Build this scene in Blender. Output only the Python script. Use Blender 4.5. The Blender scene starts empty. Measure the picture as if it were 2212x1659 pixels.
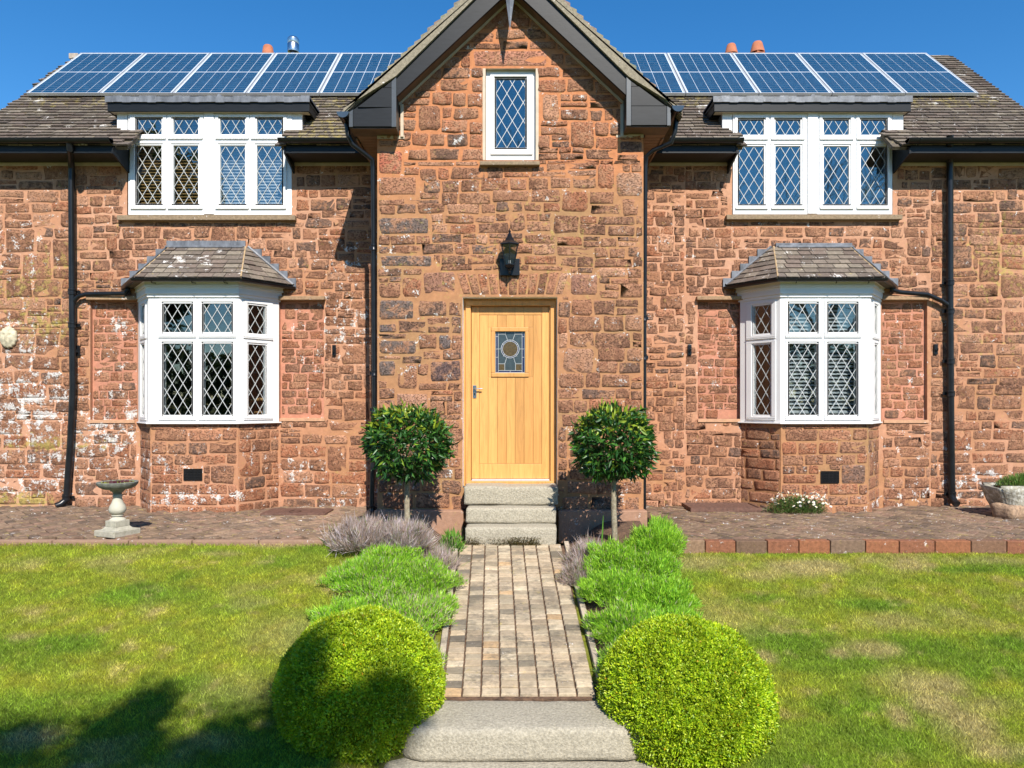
import bpy, math, random
import numpy as np
from mathutils import Vector, Matrix

R = math.radians
random.seed(7)
rng = np.random.default_rng(7)

# ------------------------------------------------------------------ camera, sky, sun, exposure
scene = bpy.context.scene
COL = scene.collection
FPX, CX, HY = 1533.0, 1106.0, 870.0          # focal length and principal lines of the photograph (2212 px wide)
camd = bpy.data.cameras.new("camera")
cam = bpy.data.objects.new("camera", camd)
COL.objects.link(cam)
cam.location = (0, 0, 0)
cam.rotation_euler = (R(90), 0, 0)
camd.sensor_width = 36
camd.lens = 36 * FPX / 2212
camd.shift_y = (HY - 829.5) / 2212
camd.clip_start = 0.05
camd.clip_end = 2000
scene.camera = cam

SUN_DX, SUN_DZ = -0.27, -0.93                # per metre of depth towards the house
sun_dir = Vector((SUN_DX, 1.0, SUN_DZ)).normalized()
elev = math.asin(-sun_dir.z)
toward = -sun_dir
azim = math.atan2(toward.x, toward.y)
world = bpy.data.worlds.new("World")
scene.world = world
world.use_nodes = True
wn = world.node_tree
wn.nodes.clear()
sky = wn.nodes.new("ShaderNodeTexSky")
sky.sky_type = 'NISHITA'
sky.sun_disc = False
sky.sun_elevation = elev
sky.sun_rotation = azim
sky.altitude = 100
sky.air_density = 1.0
sky.dust_density = 0.0
sky.ozone_density = 4.0
bg = wn.nodes.new("ShaderNodeBackground")
bg.inputs["Strength"].default_value = 0.12
wo = wn.nodes.new("ShaderNodeOutputWorld")
hs = wn.nodes.new("ShaderNodeHueSaturation")
hs.inputs["Saturation"].default_value = 1.30
hs.inputs["Hue"].default_value = 0.50
wn.links.new(sky.outputs[0], hs.inputs["Color"])
wn.links.new(hs.outputs[0], bg.inputs["Color"])
wn.links.new(bg.outputs[0], wo.inputs["Surface"])

sund = bpy.data.lights.new("sun", 'SUN')
sund.energy = 5.0
sund.angle = R(0.53)
sund.color = (1.0, 0.93, 0.83)
sun = bpy.data.objects.new("sun", sund)
sun.rotation_euler = sun_dir.to_track_quat('-Z', 'Y').to_euler()
sun.location = (3, -12, 14)
COL.objects.link(sun)

scene.view_settings.view_transform = 'Standard'
scene.view_settings.look = 'None'
scene.view_settings.gamma = 1
scene.view_settings.exposure = 0.55
scene.view_settings.use_curve_mapping = False
scene.render.engine = 'CYCLES'
scene.cycles.max_bounces = 7
scene.cycles.transparent_max_bounces = 12

ZW, ZP = 9.45, 8.3                            # wall planes: wings, porch

# ------------------------------------------------------------------ numeric noise
def _lat(ix, iy, seed):
    n = (ix * 374761393 + iy * 668265263 + seed * 974634777) & 0x7fffffff
    n = ((n ^ (n >> 13)) * 1274126177) & 0x7fffffff
    return ((n ^ (n >> 16)) & 0xffff) / 65535.0

def vnoise(x, y, seed=1, octv=3):
    x = np.asarray(x, float); y = np.asarray(y, float)
    out = np.zeros(np.broadcast(x, y).shape); amp = 1.0; tot = 0
    for o in range(octv):
        xf = np.floor(x); yf = np.floor(y)
        fx = x - xf; fy = y - yf
        fx = fx * fx * (3 - 2 * fx); fy = fy * fy * (3 - 2 * fy)
        ix = xf.astype(np.int64); iy = yf.astype(np.int64)
        a = _lat(ix, iy, seed + o); b = _lat(ix + 1, iy, seed + o)
        c = _lat(ix, iy + 1, seed + o); d = _lat(ix + 1, iy + 1, seed + o)
        out = out + amp * ((a * (1 - fx) + b * fx) * (1 - fy) + (c * (1 - fx) + d * fx) * fy)
        tot += amp; amp *= .5; x = x * 2.03 + 3.1; y = y * 2.03 + 1.7
    return out / tot

# ------------------------------------------------------------------ materials
def nodes(name):
    m = bpy.data.materials.new(name)
    m.use_nodes = True
    nt = m.node_tree
    return m, nt, nt.nodes["Principled BSDF"]

def N(nt, kind, **kw):
    n = nt.nodes.new(kind)
    for k, v in kw.items():
        if k in n.inputs: n.inputs[k].default_value = v
        else: setattr(n, k, v)
    return n

def texco(nt, obj=False):
    return N(nt, "ShaderNodeTexCoord").outputs["Object"] if obj else N(nt, "ShaderNodeNewGeometry").outputs["Position"]

def noise(nt, vec, scale, detail=5, rough=.55, stretch=None):
    if stretch:
        mp = N(nt, "ShaderNodeMapping"); mp.inputs["Scale"].default_value = stretch
        nt.links.new(vec, mp.inputs[0]); vec = mp.outputs[0]
    n = N(nt, "ShaderNodeTexNoise", Scale=scale, Detail=detail, Roughness=rough)
    nt.links.new(vec, n.inputs["Vector"])
    return n.outputs["Fac"]

def ramp(nt, fac, pts):
    r = N(nt, "ShaderNodeValToRGB")
    while len(r.color_ramp.elements) < len(pts): r.color_ramp.elements.new(.5)
    for e, (p, c) in zip(r.color_ramp.elements, pts):
        e.position = p
        e.color = (c, c, c, 1) if isinstance(c, (int, float)) else (*c, 1)
    nt.links.new(fac, r.inputs[0])
    return r.outputs[0]

def mix(nt, fac, a, b, mode='MIX'):
    m = N(nt, "ShaderNodeMix"); m.data_type = 'RGBA'; m.blend_type = mode
    for s, v in ((m.inputs[0], fac), (m.inputs[6], a), (m.inputs[7], b)):
        if hasattr(v, "is_linked"): nt.links.new(v, s)
        elif isinstance(v, (int, float)): s.default_value = v
        else: s.default_value = (*v, 1)
    return m.outputs[2]

def mth(nt, op, a, b=None, c=None):
    m = N(nt, "ShaderNodeMath"); m.operation = op
    for i, v in enumerate((a, b, c)):
        if v is None: continue
        if hasattr(v, "is_linked"): nt.links.new(v, m.inputs[i])
        else: m.inputs[i].default_value = v
    return m.outputs[0]

def bump(nt, bs, height, dist, strength=1.0):
    b = N(nt, "ShaderNodeBump", Distance=dist, Strength=strength)
    nt.links.new(height, b.inputs["Height"])
    nt.links.new(b.outputs[0], bs.inputs["Normal"])

def attr(nt, name, fac=False):
    a = N(nt, "ShaderNodeAttribute"); a.attribute_name = name
    return a.outputs["Fac" if fac else "Color"]

def plain(name, color, rough=.5, metal=0, var=.15, vscale=8, bscale=40, bdist=.0, spec=.5, coat=0, dirt=None, stretch=None):
    m, nt, bs = nodes(name)
    p = texco(nt)
    n = noise(nt, p, vscale, 5, stretch=stretch)
    lo = tuple(c * (1 - var) for c in color); hi = tuple(min(1, c * (1 + var)) for c in color)
    c = ramp(nt, n, [(.3, lo), (.7, hi)])
    if dirt:
        n2 = noise(nt, p, vscale * 1.7, 6, .65)
        c = mix(nt, ramp(nt, n2, [(dirt[1], 0), (dirt[1] + .12, dirt[2])]), c, dirt[0])
    nt.links.new(c, bs.inputs["Base Color"])
    bs.inputs["Roughness"].default_value = rough
    bs.inputs["Metallic"].default_value = metal
    bs.inputs["Specular IOR Level"].default_value = spec
    bs.inputs["Coat Weight"].default_value = coat
    if bdist: bump(nt, bs, noise(nt, p, bscale, 6, .6), bdist)
    return m

def masonry(name, vscale, vlo, vhi, bscale, bdist, pits=True, lichen=True, rough=.93, fleck=.35, smear=0, stain=False):
    """rock whose colour is the piece's own tint, grained and spotted, with white and yellow lichen where it grows"""
    m, nt, bs = nodes(name)
    p = texco(nt)
    t = attr(nt, "tint")
    g = ramp(nt, noise(nt, p, vscale, 6, .7), [(.28, vlo), (.72, vhi)])
    c = mix(nt, 1.0, t, g, 'MULTIPLY')
    g2 = noise(nt, p, vscale * 4.5, 3, .6)
    c = mix(nt, ramp(nt, g2, [(.62, 0), (.74, fleck)]), c, (.62, .45, .34))
    if smear:
        sm = ramp(nt, mth(nt, 'ADD', mth(nt, 'MULTIPLY', noise(nt, p, 5.5, 3, .6), .55), mth(nt, 'MULTIPLY', noise(nt, p, 22, 4, .65), .5)), [(.49, 0), (.60, smear)])
        c = mix(nt, sm, c, ramp(nt, noise(nt, p, 3, 2), [(.35, (.39, .19, .105)), (.65, (.44, .235, .14))]))
    if stain:
        sn = mth(nt, 'ADD', mth(nt, 'MULTIPLY', noise(nt, p, 4.5, 3, .6), .6), mth(nt, 'MULTIPLY', noise(nt, p, 20, 5, .7, stretch=(1, 2, 1)), .42))
        c = mix(nt, ramp(nt, sn, [(.505, 0), (.605, .66)]), c, (.115, .10, .078))
    h = noise(nt, p, bscale, 8, .72)
    if pits:
        pit = ramp(nt, noise(nt, p, bscale * 1.6, 4, .6, stretch=(1, 1, 1.7)), [(.36, 0), (.47, 1)])
        c = mix(nt, 1.0, c, ramp(nt, pit, [(0, .48), (1, 1)]), 'MULTIPLY')
        h = mth(nt, 'ADD', mth(nt, 'MULTIPLY', h, .6), mth(nt, 'MULTIPLY', pit, .5))
    if lichen:
        w = attr(nt, "lich", True)
        ln = mth(nt, 'ADD', mth(nt, 'MULTIPLY', noise(nt, p, 9, 2, .5), .6), mth(nt, 'MULTIPLY', noise(nt, p, 46, 4, .62), .5))
        lm = ramp(nt, mth(nt, 'ADD', ln, mth(nt, 'MULTIPLY', w, .155)), [(.685, 0), (.72, 1)])
        lc = ramp(nt, noise(nt, p, 60, 3), [(.3, (.50, .46, .42)), (.65, (.80, .78, .75))])
        c = mix(nt, mth(nt, 'MULTIPLY', lm, .9), c, lc)
        w2 = attr(nt, "moss", True)
        mm = ramp(nt, mth(nt, 'ADD', noise(nt, p, 14, 6, .7), mth(nt, 'MULTIPLY', w2, .33)), [(.62, 0), (.76, .75)])
        c = mix(nt, mm, c, (.42, .34, .09))
        h = mth(nt, 'ADD', h, mth(nt, 'MULTIPLY', lm, .12))
    nt.links.new(c, bs.inputs["Base Color"])
    bs.inputs["Roughness"].default_value = rough
    bs.inputs["Specular IOR Level"].default_value = .25
    bump(nt, bs, h, bdist)
    return m

def leafy(name, rough=.5, spec=.4, trans=.3, vary=.25):
    m, nt, bs = nodes(name)
    t = attr(nt, "tint")
    c = mix(nt, 1.0, t, ramp(nt, noise(nt, texco(nt), 6, 3), [(.3, 1 - vary), (.7, 1 + vary)]), 'MULTIPLY')
    nt.links.new(c, bs.inputs["Base Color"])
    bs.inputs["Roughness"].default_value = rough
    bs.inputs["Specular IOR Level"].default_value = spec
    tr = N(nt, "ShaderNodeBsdfTranslucent"); nt.links.new(c, tr.inputs["Color"])
    ms = N(nt, "ShaderNodeMixShader"); ms.inputs[0].default_value = trans
    nt.links.new(bs.outputs[0], ms.inputs[1]); nt.links.new(tr.outputs[0], ms.inputs[2])
    nt.links.new(ms.outputs[0], nt.nodes["Material Output"].inputs["Surface"])
    return m

def glassy(name, tint=(.82, .86, .88), refl=.14):
    m, nt, bs = nodes(name)
    nt.nodes.remove(bs)
    tr = N(nt, "ShaderNodeBsdfTransparent"); tr.inputs["Color"].default_value = (*tint, 1)
    gl = N(nt, "ShaderNodeBsdfGlossy", Roughness=0.015); gl.inputs["Color"].default_value = (.93, .92, .84, 1)
    bp = N(nt, "ShaderNodeBump", Distance=.004, Strength=.35)
    nt.links.new(noise(nt, texco(nt), 3.0, 1), bp.inputs["Height"])
    nt.links.new(bp.outputs[0], gl.inputs["Normal"])
    lw = N(nt, "ShaderNodeLayerWeight", Blend=.5)
    f = mth(nt, 'ADD', mth(nt, 'MULTIPLY', mth(nt, 'POWER', lw.outputs["Facing"], 5.0), .8), refl + .04)
    ms = N(nt, "ShaderNodeMixShader")
    nt.links.new(f, ms.inputs[0]); nt.links.new(tr.outputs[0], ms.inputs[1]); nt.links.new(gl.outputs[0], ms.inputs[2])
    nt.links.new(ms.outputs[0], nt.nodes["Material Output"].inputs["Surface"])
    return m

def oak(name, color):
    m, nt, bs = nodes(name)
    p = texco(nt, False)
    rnd = N(nt, "ShaderNodeObjectInfo").outputs["Random"]
    mp = N(nt, "ShaderNodeMapping"); mp.inputs["Scale"].default_value = (14, 14, 1.1)
    ofs = N(nt, "ShaderNodeCombineXYZ"); nt.links.new(mth(nt, 'MULTIPLY', rnd, 30), ofs.inputs[2]); nt.links.new(mth(nt, 'MULTIPLY', rnd, 9), ofs.inputs[0])
    va = N(nt, "ShaderNodeVectorMath"); va.operation = 'ADD'
    nt.links.new(p, mp.inputs[0]); nt.links.new(mp.outputs[0], va.inputs[0]); nt.links.new(ofs.outputs[0], va.inputs[1])
    n = N(nt, "ShaderNodeTexNoise", Scale=1.6, Detail=7, Roughness=.62, Distortion=1.2)
    nt.links.new(va.outputs[0], n.inputs["Vector"])
    lo = tuple(c * .78 for c in color); hi = tuple(min(1, c * 1.15) for c in color)
    c = ramp(nt, n.outputs["Fac"], [(.3, lo), (.5, color), (.72, hi)])
    c = mix(nt, 1, c, ramp(nt, rnd, [(0, .80), (1, 1.10)]), 'MULTIPLY')
    nt.links.new(c, bs.inputs["Base Color"])
    bs.inputs["Roughness"].default_value = .42
    bs.inputs["Specular IOR Level"].default_value = .35
    bump(nt, bs, n.outputs["Fac"], .0008)
    return m

M = {}
M['stone'] = masonry('sandstone', 26, .66, 1.3, 34, .020, smear=.85)
M['mortar'] = masonry('mortar', 16, .80, 1.14, 60, .006, pits=False, fleck=.22)
M['tile'] = masonry('stone_tile', 30, .6, 1.3, 55, .006, pits=False, fleck=.3, rough=.9)
M['paver'] = masonry('paver_clay', 16, .5, 1.4, 60, .005, pits=False, fleck=.2)
M['pathbrick'] = masonry('path_paver', 9, .62, 1.22, 45, .008, pits=False, fleck=.3, stain=True)
M['granite'] = plain('granite', (.37, .335, .26), .9, var=.30, vscale=60, bscale=60, bdist=.010, dirt=((.17, .145, .095), .54, .5))
M['upvc'] = plain('white_frame', (.76, .76, .755), .38, var=.035, vscale=3, spec=.45)
M['cream'] = plain('cream_board', (.50, .41, .30), .6, var=.12)
M['lead'] = plain('lead_sheet', (.135, .145, .165), .5, var=.45, vscale=11, bscale=30, bdist=.002, dirt=((.42, .42, .44), .60, .6), stretch=(1, 1, .4))
M['came'] = plain('lead_came', (.50, .52, .52), .45, var=.05, spec=.6)
M['black'] = plain('black_plastic', (.010, .011, .013), .28, var=.2, spec=.4)
M['iron'] = plain('cast_iron_black', (.009, .010, .012), .30, var=.3, bscale=25, bdist=.0006, spec=.4, dirt=((.14, .12, .10), .70, .5))
M['anthracite'] = plain('dark_cladding', (.009, .0105, .012), .42, var=.3, bscale=14, bdist=.0004, spec=.28, stretch=(1, 1, 8))
M['trimgrey'] = plain('corner_trim_grey', (.06, .068, .075), .35)
M['darksoffit'] = plain('dark_soffit', (.022, .017, .014), .6)
M['darkwood'] = plain('stained_soffit', (.11, .07, .045), .6, var=.25)
M['steel'] = plain('steel', (.55, .57, .6), .28, metal=1, var=.1)
M['alu'] = plain('aluminium', (.50, .52, .54), .42, metal=.35, var=.06)
M['terra'] = plain('terracotta', (.42, .145, .07), .85, var=.2, bscale=30, bdist=.002)
M['backsheet'] = plain('panel_backsheet', (.62, .68, .74), .35, var=.05, coat=.3)
M['oak'] = oak('oak', (.66, .335, .105))
M['oakframe'] = oak('oak_frame', (.60, .30, .095))
M['glass'] = glassy('window_glass')
M['glass_low'] = glassy('window_glass_lower', (.80, .84, .86), .07)
M['glass_lamp'] = glassy('lamp_glass', (.72, .74, .74), .06)
M['stained'] = plain('leaded_glass_clear', (.045, .062, .068), .12, var=.25, vscale=20, bscale=70, bdist=.0015, spec=.8)
M['stained_blue'] = plain('leaded_glass_blue', (.012, .02, .075), .12, var=.2, spec=.8)
M['stained_amber'] = plain('leaded_glass_amber', (.09, .06, .02), .15, var=.35, vscale=40, bscale=50, bdist=.003, spec=.8)
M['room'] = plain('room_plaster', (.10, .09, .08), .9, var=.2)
M['darkgap'] = plain('dark_gap', (.03, .027, .025), .9, var=.2)
M['slatwhite'] = plain('blind_slat', (.62, .62, .60), .5, var=.03)
M['slatwood'] = plain('blind_slat_wood', (.48, .28, .10), .5, var=.15)
M['leaf'] = leafy('leaf', .45, .5, .28)
M['innerleaf'] = leafy('inner_leaf', 1.0, 0.0, .2)
M['bayleaf'] = leafy('bay_leaf', .36, .4, .12)
M['blade'] = leafy('grass_blade', .6, .25, .38)
M['bark'] = plain('bark', (.26, .22, .15), .9, var=.4, vscale=30, bscale=50, bdist=.004, dirt=((.42, .42, .33), .55, .7))
M['soil'] = plain('soil', (.12, .07, .042), .97, var=.5, vscale=18, bscale=25, bdist=.03)
M['turf'] = masonry('turf', 40, .7, 1.25, 90, .015, pits=False, lichen=False, fleck=0)
M['caststone'] = plain('cast_stone', (.36, .34, .27), .85, var=.2, vscale=22, bscale=60, bdist=.003, dirt=((.20, .20, .13), .56, .7))
M['bowlstone'] = plain('weathered_stone', (.16, .165, .14), .85, var=.4, vscale=25, bscale=60, bdist=.003)
M['rust'] = plain('rusty_iron', (.13, .065, .045), .7, var=.35, vscale=30, bscale=70, bdist=.002)
M['trough'] = plain('trough_stone', (.30, .28, .22), .9, var=.35, vscale=14, bscale=35, bdist=.015, dirt=((.56, .56, .50), .50, .8))
M['petal'] = plain('petal', (.80, .79, .74), .6, var=.05)
M['facestone'] = plain('face_plaster', (.50, .45, .32), .85, var=.35, vscale=22, bscale=50, bdist=.004)
M['soilstone'] = plain('grit_stone', (.33, .22, .14), .95, var=.45, vscale=25, bscale=40, bdist=.012)

def cellmat():
    m, nt, bs = nodes('silicon_cell')
    p = texco(nt)
    v = N(nt, "ShaderNodeTexVoronoi", Scale=22); nt.links.new(p, v.inputs["Vector"])
    c = mix(nt, v.outputs["Color"], (.007, .040, .088), (.013, .064, .130))
    nd = noise(nt, p, 70, 2)
    c = mix(nt, ramp(nt, nd, [(.74, 0), (.77, .6)]), c, (.5, .48, .42))
    nt.links.new(c, bs.inputs["Base Color"])
    bs.inputs["Roughness"].default_value = .30
    bs.inputs["Coat Weight"].default_value = .5
    bs.inputs["Coat Roughness"].default_value = .08
    return m
M['cell'] = cellmat()

# ------------------------------------------------------------------ mesh building
def P(x, y, d):
    """the point at depth d that the photograph shows at (x, y) of its 2212-pixel-wide view"""
    return Vector(((x - CX) * d / FPX, d, (HY - y) * d / FPX))

def make_mesh(name, V, F, tint=None, lich=None, moss=None, smooth=False):
    me = bpy.data.meshes.new(name)
    V = np.asarray(V, np.float32)
    if isinstance(F, np.ndarray):
        nf, k = F.shape
        me.vertices.add(len(V)); me.vertices.foreach_set("co", V.ravel())
        me.loops.add(nf * k); me.loops.foreach_set("vertex_index", F.astype(np.int32).ravel())
        me.polygons.add(nf)
        me.polygons.foreach_set("loop_start", np.arange(0, nf * k, k, dtype=np.int32))
        me.polygons.foreach_set("loop_total", np.full(nf, k, np.int32))
        me.update(calc_edges=True)
    else:
        me.from_pydata([tuple(v) for v in V.tolist()], [], F)
    if tint is not None:
        a = me.attributes.new("tint", 'FLOAT_COLOR', 'POINT')
        t = np.asarray(tint, np.float32)
        if t.ndim == 1: t = np.tile(t, (len(V), 1))
        t = np.concatenate([t, np.ones((len(V), 1), np.float32)], 1)
        a.data.foreach_set("color", t.ravel())
    for nm, w in (("lich", lich), ("moss", moss)):
        if w is not None:
            a = me.attributes.new(nm, 'FLOAT', 'POINT')
            a.data.foreach_set("value", np.broadcast_to(np.asarray(w, np.float32), (len(V),)).copy())
    if smooth: me.polygons.foreach_set("use_smooth", np.ones(len(me.polygons), bool))
    me.update()
    return me

def link(name, me, mat, parent=None, loc=None, label=None, kind=None):
    if mat is not None and not me.materials: me.materials.append(mat)
    o = bpy.data.objects.new(name, me)
    COL.objects.link(o)
    if loc is not None: o.location = loc
    if parent is not None: o.parent = parent
    if label: o["label"] = label
    if kind: o["kind"] = kind
    return o

def tag(o, label, cat, group=None):
    o["label"] = label; o["category"] = cat
    if group: o["group"] = group
    return o

def thing(name, label, cat, loc, group=None, rotz=0):
    o = bpy.data.objects.new(name, None)
    COL.objects.link(o); o.location = loc; o.rotation_euler = (0, 0, rotz)
    o.empty_display_size = .1
    return tag(o, label, cat, group)

class MB:
    def __init__(s): s.v = []; s.f = []; s.t = []
    def add(s, vs, fs, t=None):
        b = len(s.v); s.v += [tuple(v) for v in vs]; s.f += [tuple(i + b for i in f) for f in fs]
        s.t += [t or (1, 1, 1)] * len(vs)
        return s
    def hexa(s, p, t=None):      # p: 4 bottom (ccw from above) then 4 top
        return s.add(p, [(3, 2, 1, 0), (4, 5, 6, 7), (0, 1, 5, 4), (1, 2, 6, 5), (2, 3, 7, 6), (3, 0, 4, 7)], t)
    def box(s, x0, x1, y0, y1, z0, z1, t=None):
        return s.hexa([(x0, y0, z0), (x1, y0, z0), (x1, y1, z0), (x0, y1, z0), (x0, y0, z1), (x1, y0, z1), (x1, y1, z1), (x0, y1, z1)], t)
    def prism(s, poly, y0, y1, t=None):   # poly in (x,z), extruded along y
        n = len(poly)
        area = sum(poly[i][0] * poly[(i + 1) % n][1] - poly[(i + 1) % n][0] * poly[i][1] for i in range(n))
        if area < 0: poly = poly[::-1]
        vs = [(x, y0, z) for x, z in poly] + [(x, y1, z) for x, z in poly]
        fs = [tuple(range(n)), tuple(reversed(range(n, 2 * n)))] + [((i + 1) % n, i, i + n, (i + 1) % n + n) for i in range(n)]
        return s.add(vs, fs, t)
    def tube(s, pts, r, n=10, t=None, caps=True):
        pts = [Vector(p) for p in pts]
        rs = r if isinstance(r, (list, tuple)) else [r] * len(pts)
        rings = []
        ref = None
        for i, p in enumerate(pts):
            a = pts[max(0, i - 1)]; b = pts[min(len(pts) - 1, i + 1)]
            d = (b - a).normalized()
            if ref is None: ref = Vector((1, 0, 0)) if abs(d.x) < .9 else Vector((0, 0, 1))
            u = d.cross(ref).normalized(); w = d.cross(u).normalized(); ref = -w if False else ref
            rings.append([p + (u * math.cos(2 * math.pi * k / n) + w * math.sin(2 * math.pi * k / n)) * rs[i] for k in range(n)])
        vs = [v for rg in rings for v in rg]; fs = []
        for i in range(len(pts) - 1):
            for k in range(n):
                a = i * n + k; b = i * n + (k + 1) % n
                fs.append((a, b, b + n, a + n))
        if caps: fs += [tuple(reversed(range(n))), tuple(range((len(pts) - 1) * n, len(pts) * n))]
        return s.add(vs, fs, t)
    def lathe(s, prof, c=(0, 0, 0), n=20, t=None, squash=1.0, turn=0):
        vs = []; fs = []
        for r, z in prof:
            for k in range(n):
                a = 2 * math.pi * k / n + turn
                vs.append((c[0] + r * math.cos(a), c[1] + r * math.sin(a) * squash, c[2] + z))
        for i in range(len(prof) - 1):
            for k in range(n):
                a = i * n + k; b = i * n + (k + 1) % n
                fs.append((a, b, b + n, a + n))
        fs += [tuple(reversed(range(n))), tuple(range((len(prof) - 1) * n, len(prof) * n))]
        return s.add(vs, fs, t)
    def build(s, name, mat, parent=None, smooth=False, bevel=0, label=None, kind=None, origin=None, tinted=False, loc=None):
        V = np.array(s.v, float)
        o_ = np.array(origin if origin is not None else (0, 0, 0), float)
        me = make_mesh(name, V - o_, s.f, tint=np.array(s.t) if tinted else None, smooth=False)
        o = link(name, me, mat, parent, loc if loc is not None else (tuple(o_) if origin is not None else None), label, kind)
        if smooth:
            me.polygons.foreach_set("use_smooth", np.ones(len(me.polygons), bool))
            try: me.set_sharp_from_angle(angle=R(38))
            except Exception: pass
        if bevel:
            b = o.modifiers.new("bevel", 'BEVEL'); b.width = bevel; b.segments = 2; b.limit_method = 'ANGLE'; b.angle_limit = R(40)
        return o

class Fr:
    """a wall or window plane: origin, direction along it, direction out of it"""
    def __init__(s, O, u, n):
        s.O = Vector(O); s.u = Vector(u).normalized(); s.n = Vector(n).normalized()
    def p(s, u, v, d=0): return s.O + s.u * u + Vector((0, 0, v)) + s.n * d
    def box(s, mb, u0, u1, v0, v1, d0, d1, t=None):
        a, b = d1, d0
        return mb.hexa([s.p(u0, v0, a), s.p(u1, v0, a), s.p(u1, v0, b), s.p(u0, v0, b), s.p(u0, v1, a), s.p(u1, v1, a), s.p(u1, v1, b), s.p(u0, v1, b)], t)

def ring_bars(fr, mb, o, i, d0, d1):
    """four bars between an outer and an inner rectangle (u0,u1,v0,v1)"""
    fr.box(mb, o[0], o[1], o[2], i[2], d0, d1); fr.box(mb, o[0], o[1], i[3], o[3], d0, d1)
    fr.box(mb, o[0], i[0], i[2], i[3], d0, d1); fr.box(mb, i[1], o[1], i[2], i[3], d0, d1)

def lattice(fr, mb, r, du, dv, d, w=.0085, th=.004, phase=(0, 0)):
    u0, u1, v0, v1 = r
    ln = math.hypot(du, dv)
    for sgn in (1, -1):
        m = sgn * dv / du
        k = -40
        while k < 60:
            c = v0 + phase[1] * dv + k * dv - (m * (u0 + phase[0] * du))
            pts = []
            a, b = u0, u1
            va, vb = m * a + c, m * b + c
            lo, hi = (a, va), (b, vb)
            t0, t1 = 0.0, 1.0
            if va == vb: k += 1; continue
            for lim, side in ((v0, 1), (v1, -1)):
                t = (lim - va) / (vb - va)
                inc = (vb - va) * side > 0
                if inc: t0 = max(t0, t)
                else: t1 = min(t1, t)
            if t1 - t0 > .02:
                pa = (a + (b - a) * t0, va + (vb - va) * t0); pb = (a + (b - a) * t1, va + (vb - va) * t1)
                L = math.hypot(pb[0] - pa[0], pb[1] - pa[1])
                if L > .02:
                    nx, nz = -(pb[1] - pa[1]) / L * w / 2, (pb[0] - pa[0]) / L * w / 2
                    q = [(pa[0] - nx, pa[1] - nz), (pb[0] - nx, pb[1] - nz), (pb[0] + nx, pb[1] + nz), (pa[0] + nx, pa[1] + nz)]
                    dd = d + (.0015 if sgn > 0 else 0)
                    mb.hexa([fr.p(x, z, dd) for x, z in q] + [fr.p(x, z, dd + th) for x, z in q])
            k += 1

# ------------------------------------------------------------------ ground
def ground_h(X, Y):
    X = np.asarray(X, float); Y = np.asarray(Y, float)
    base = np.where(X < 0, 1.41, 1.435)
    t = np.clip((X + .8) / 1.6, 0, 1); base = 1.41 + (1.435 - 1.41) * t
    d = base + .32 * np.clip(7.13 - Y, 0, 2.73) + .12 * np.clip(4.4 - Y, 0, 5)
    pathd = 1.555 + .2086 * np.clip(7.68 - Y, -1, 2.68)
    pathd = pathd + np.clip(5.0 - Y, 0, .3) * .9 + .12 * np.clip(4.7 - Y, 0, 5)
    f = np.clip((np.abs(X) - .62) / .55, 0, 1); f = f * f * (3 - 2 * f)
    d = pathd * (1 - f) + d * f
    d = np.where(Y > 7.13, np.maximum(np.where(np.abs(X) < 1.7, pathd, 0), 1.46), d)
    return -d

def patch(cx, cy, rx, ry, X, Y, jag=.35, seed=3):
    n = vnoise(X * 5 + seed, Y * 5, seed, 3) - .5
    return np.clip(1.35 - np.hypot((X - cx) / rx, (Y - cy) / ry) - jag * 2 * n, 0, 1)

# patches seen in the lawn: (photo x, photo y, half width m, half depth m, strength)
def lawn_depth(x, y):
    d = 5.5
    for _ in range(8):
        pt = P(x, y, d)
        gh = float(ground_h(pt.x, d)); d = d + (pt.z - gh) * 1.6 * 1.0 if False else d
        # intersect the slope
        s = (HY - y) / FPX
        d = -(1.44 + .32 * 7.13) / (s - .32) * 1.0
    return P(x, y, d)
DRY = [(1750, 1225, .45, .16, .9), (1500, 1215, .5, .12, .6), (1930, 1340, .4, .12, .5), (1880, 1400, .28, .10, .7), (2000, 1480, .35, .16, .75),
       (2090, 1560, .22, .2, .95), (1810, 1410, .12, .07, .8), (2030, 1520, .2, .12, .8), (2150, 1620, .25, .1, .9), (1540, 1330, .5, .25, .35),
       (1640, 1240, .3, .1, .6), (1945, 1545, .10, .12, .8), (1650, 1415, .1, .06, .7), (640, 1370, .4, .25, .35), (1100, 1400, .1, .1, 0),
       (60, 1600, .18, .10, .8), (450, 1610, .25, .08, .5), (480, 1200, .25, .05, .5), (600, 1180, .35, .06, .7), (1250, 1300, .1, .1, 0),
       (560, 1500, .4, .2, .3), (50, 1380, .12, .05, .6), (1320, 1390, .1, .1, 0), (2150, 1210, .5, .08, .5), (1900, 1210, .3, .06, .5)]
LUSH = [(310, 1290, .45, .18, .85), (140, 1400, .4, .15, 1), (90, 1290, .5, .1, .3), (500, 1320, .3, .12, .5), (330, 1175, 1.2, .10, .6), (700, 1190, .5, .12, .6),
        (1700, 1385, .45, .20, .9), (1885, 1305, .28, .10, 1), (1800, 1420, .3, .14, .7), (2010, 1400, .5, .18, .7), (1700, 1190, .5, .06, .5),
        (2100, 1230, .5, .06, .8), (2180, 1390, .3, .12, .8), (1860, 1590, .6, .25, .6), (1470, 1240, .3, .15, .5), (1650, 1290, .3, .08, .6),
        (280, 1600, .9, .3, .5), (520, 1620, .5, .3, .5), (1990, 1560, .3, .2, .4), (1750, 1640, .6, .2, .6)]
DRYW = [(lawn_depth(a, b), c, d, e) for a, b, c, d, e in DRY if e > 0]
LUSHW = [(lawn_depth(a, b), c, d, e) for a, b, c, d, e in LUSH]

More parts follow.
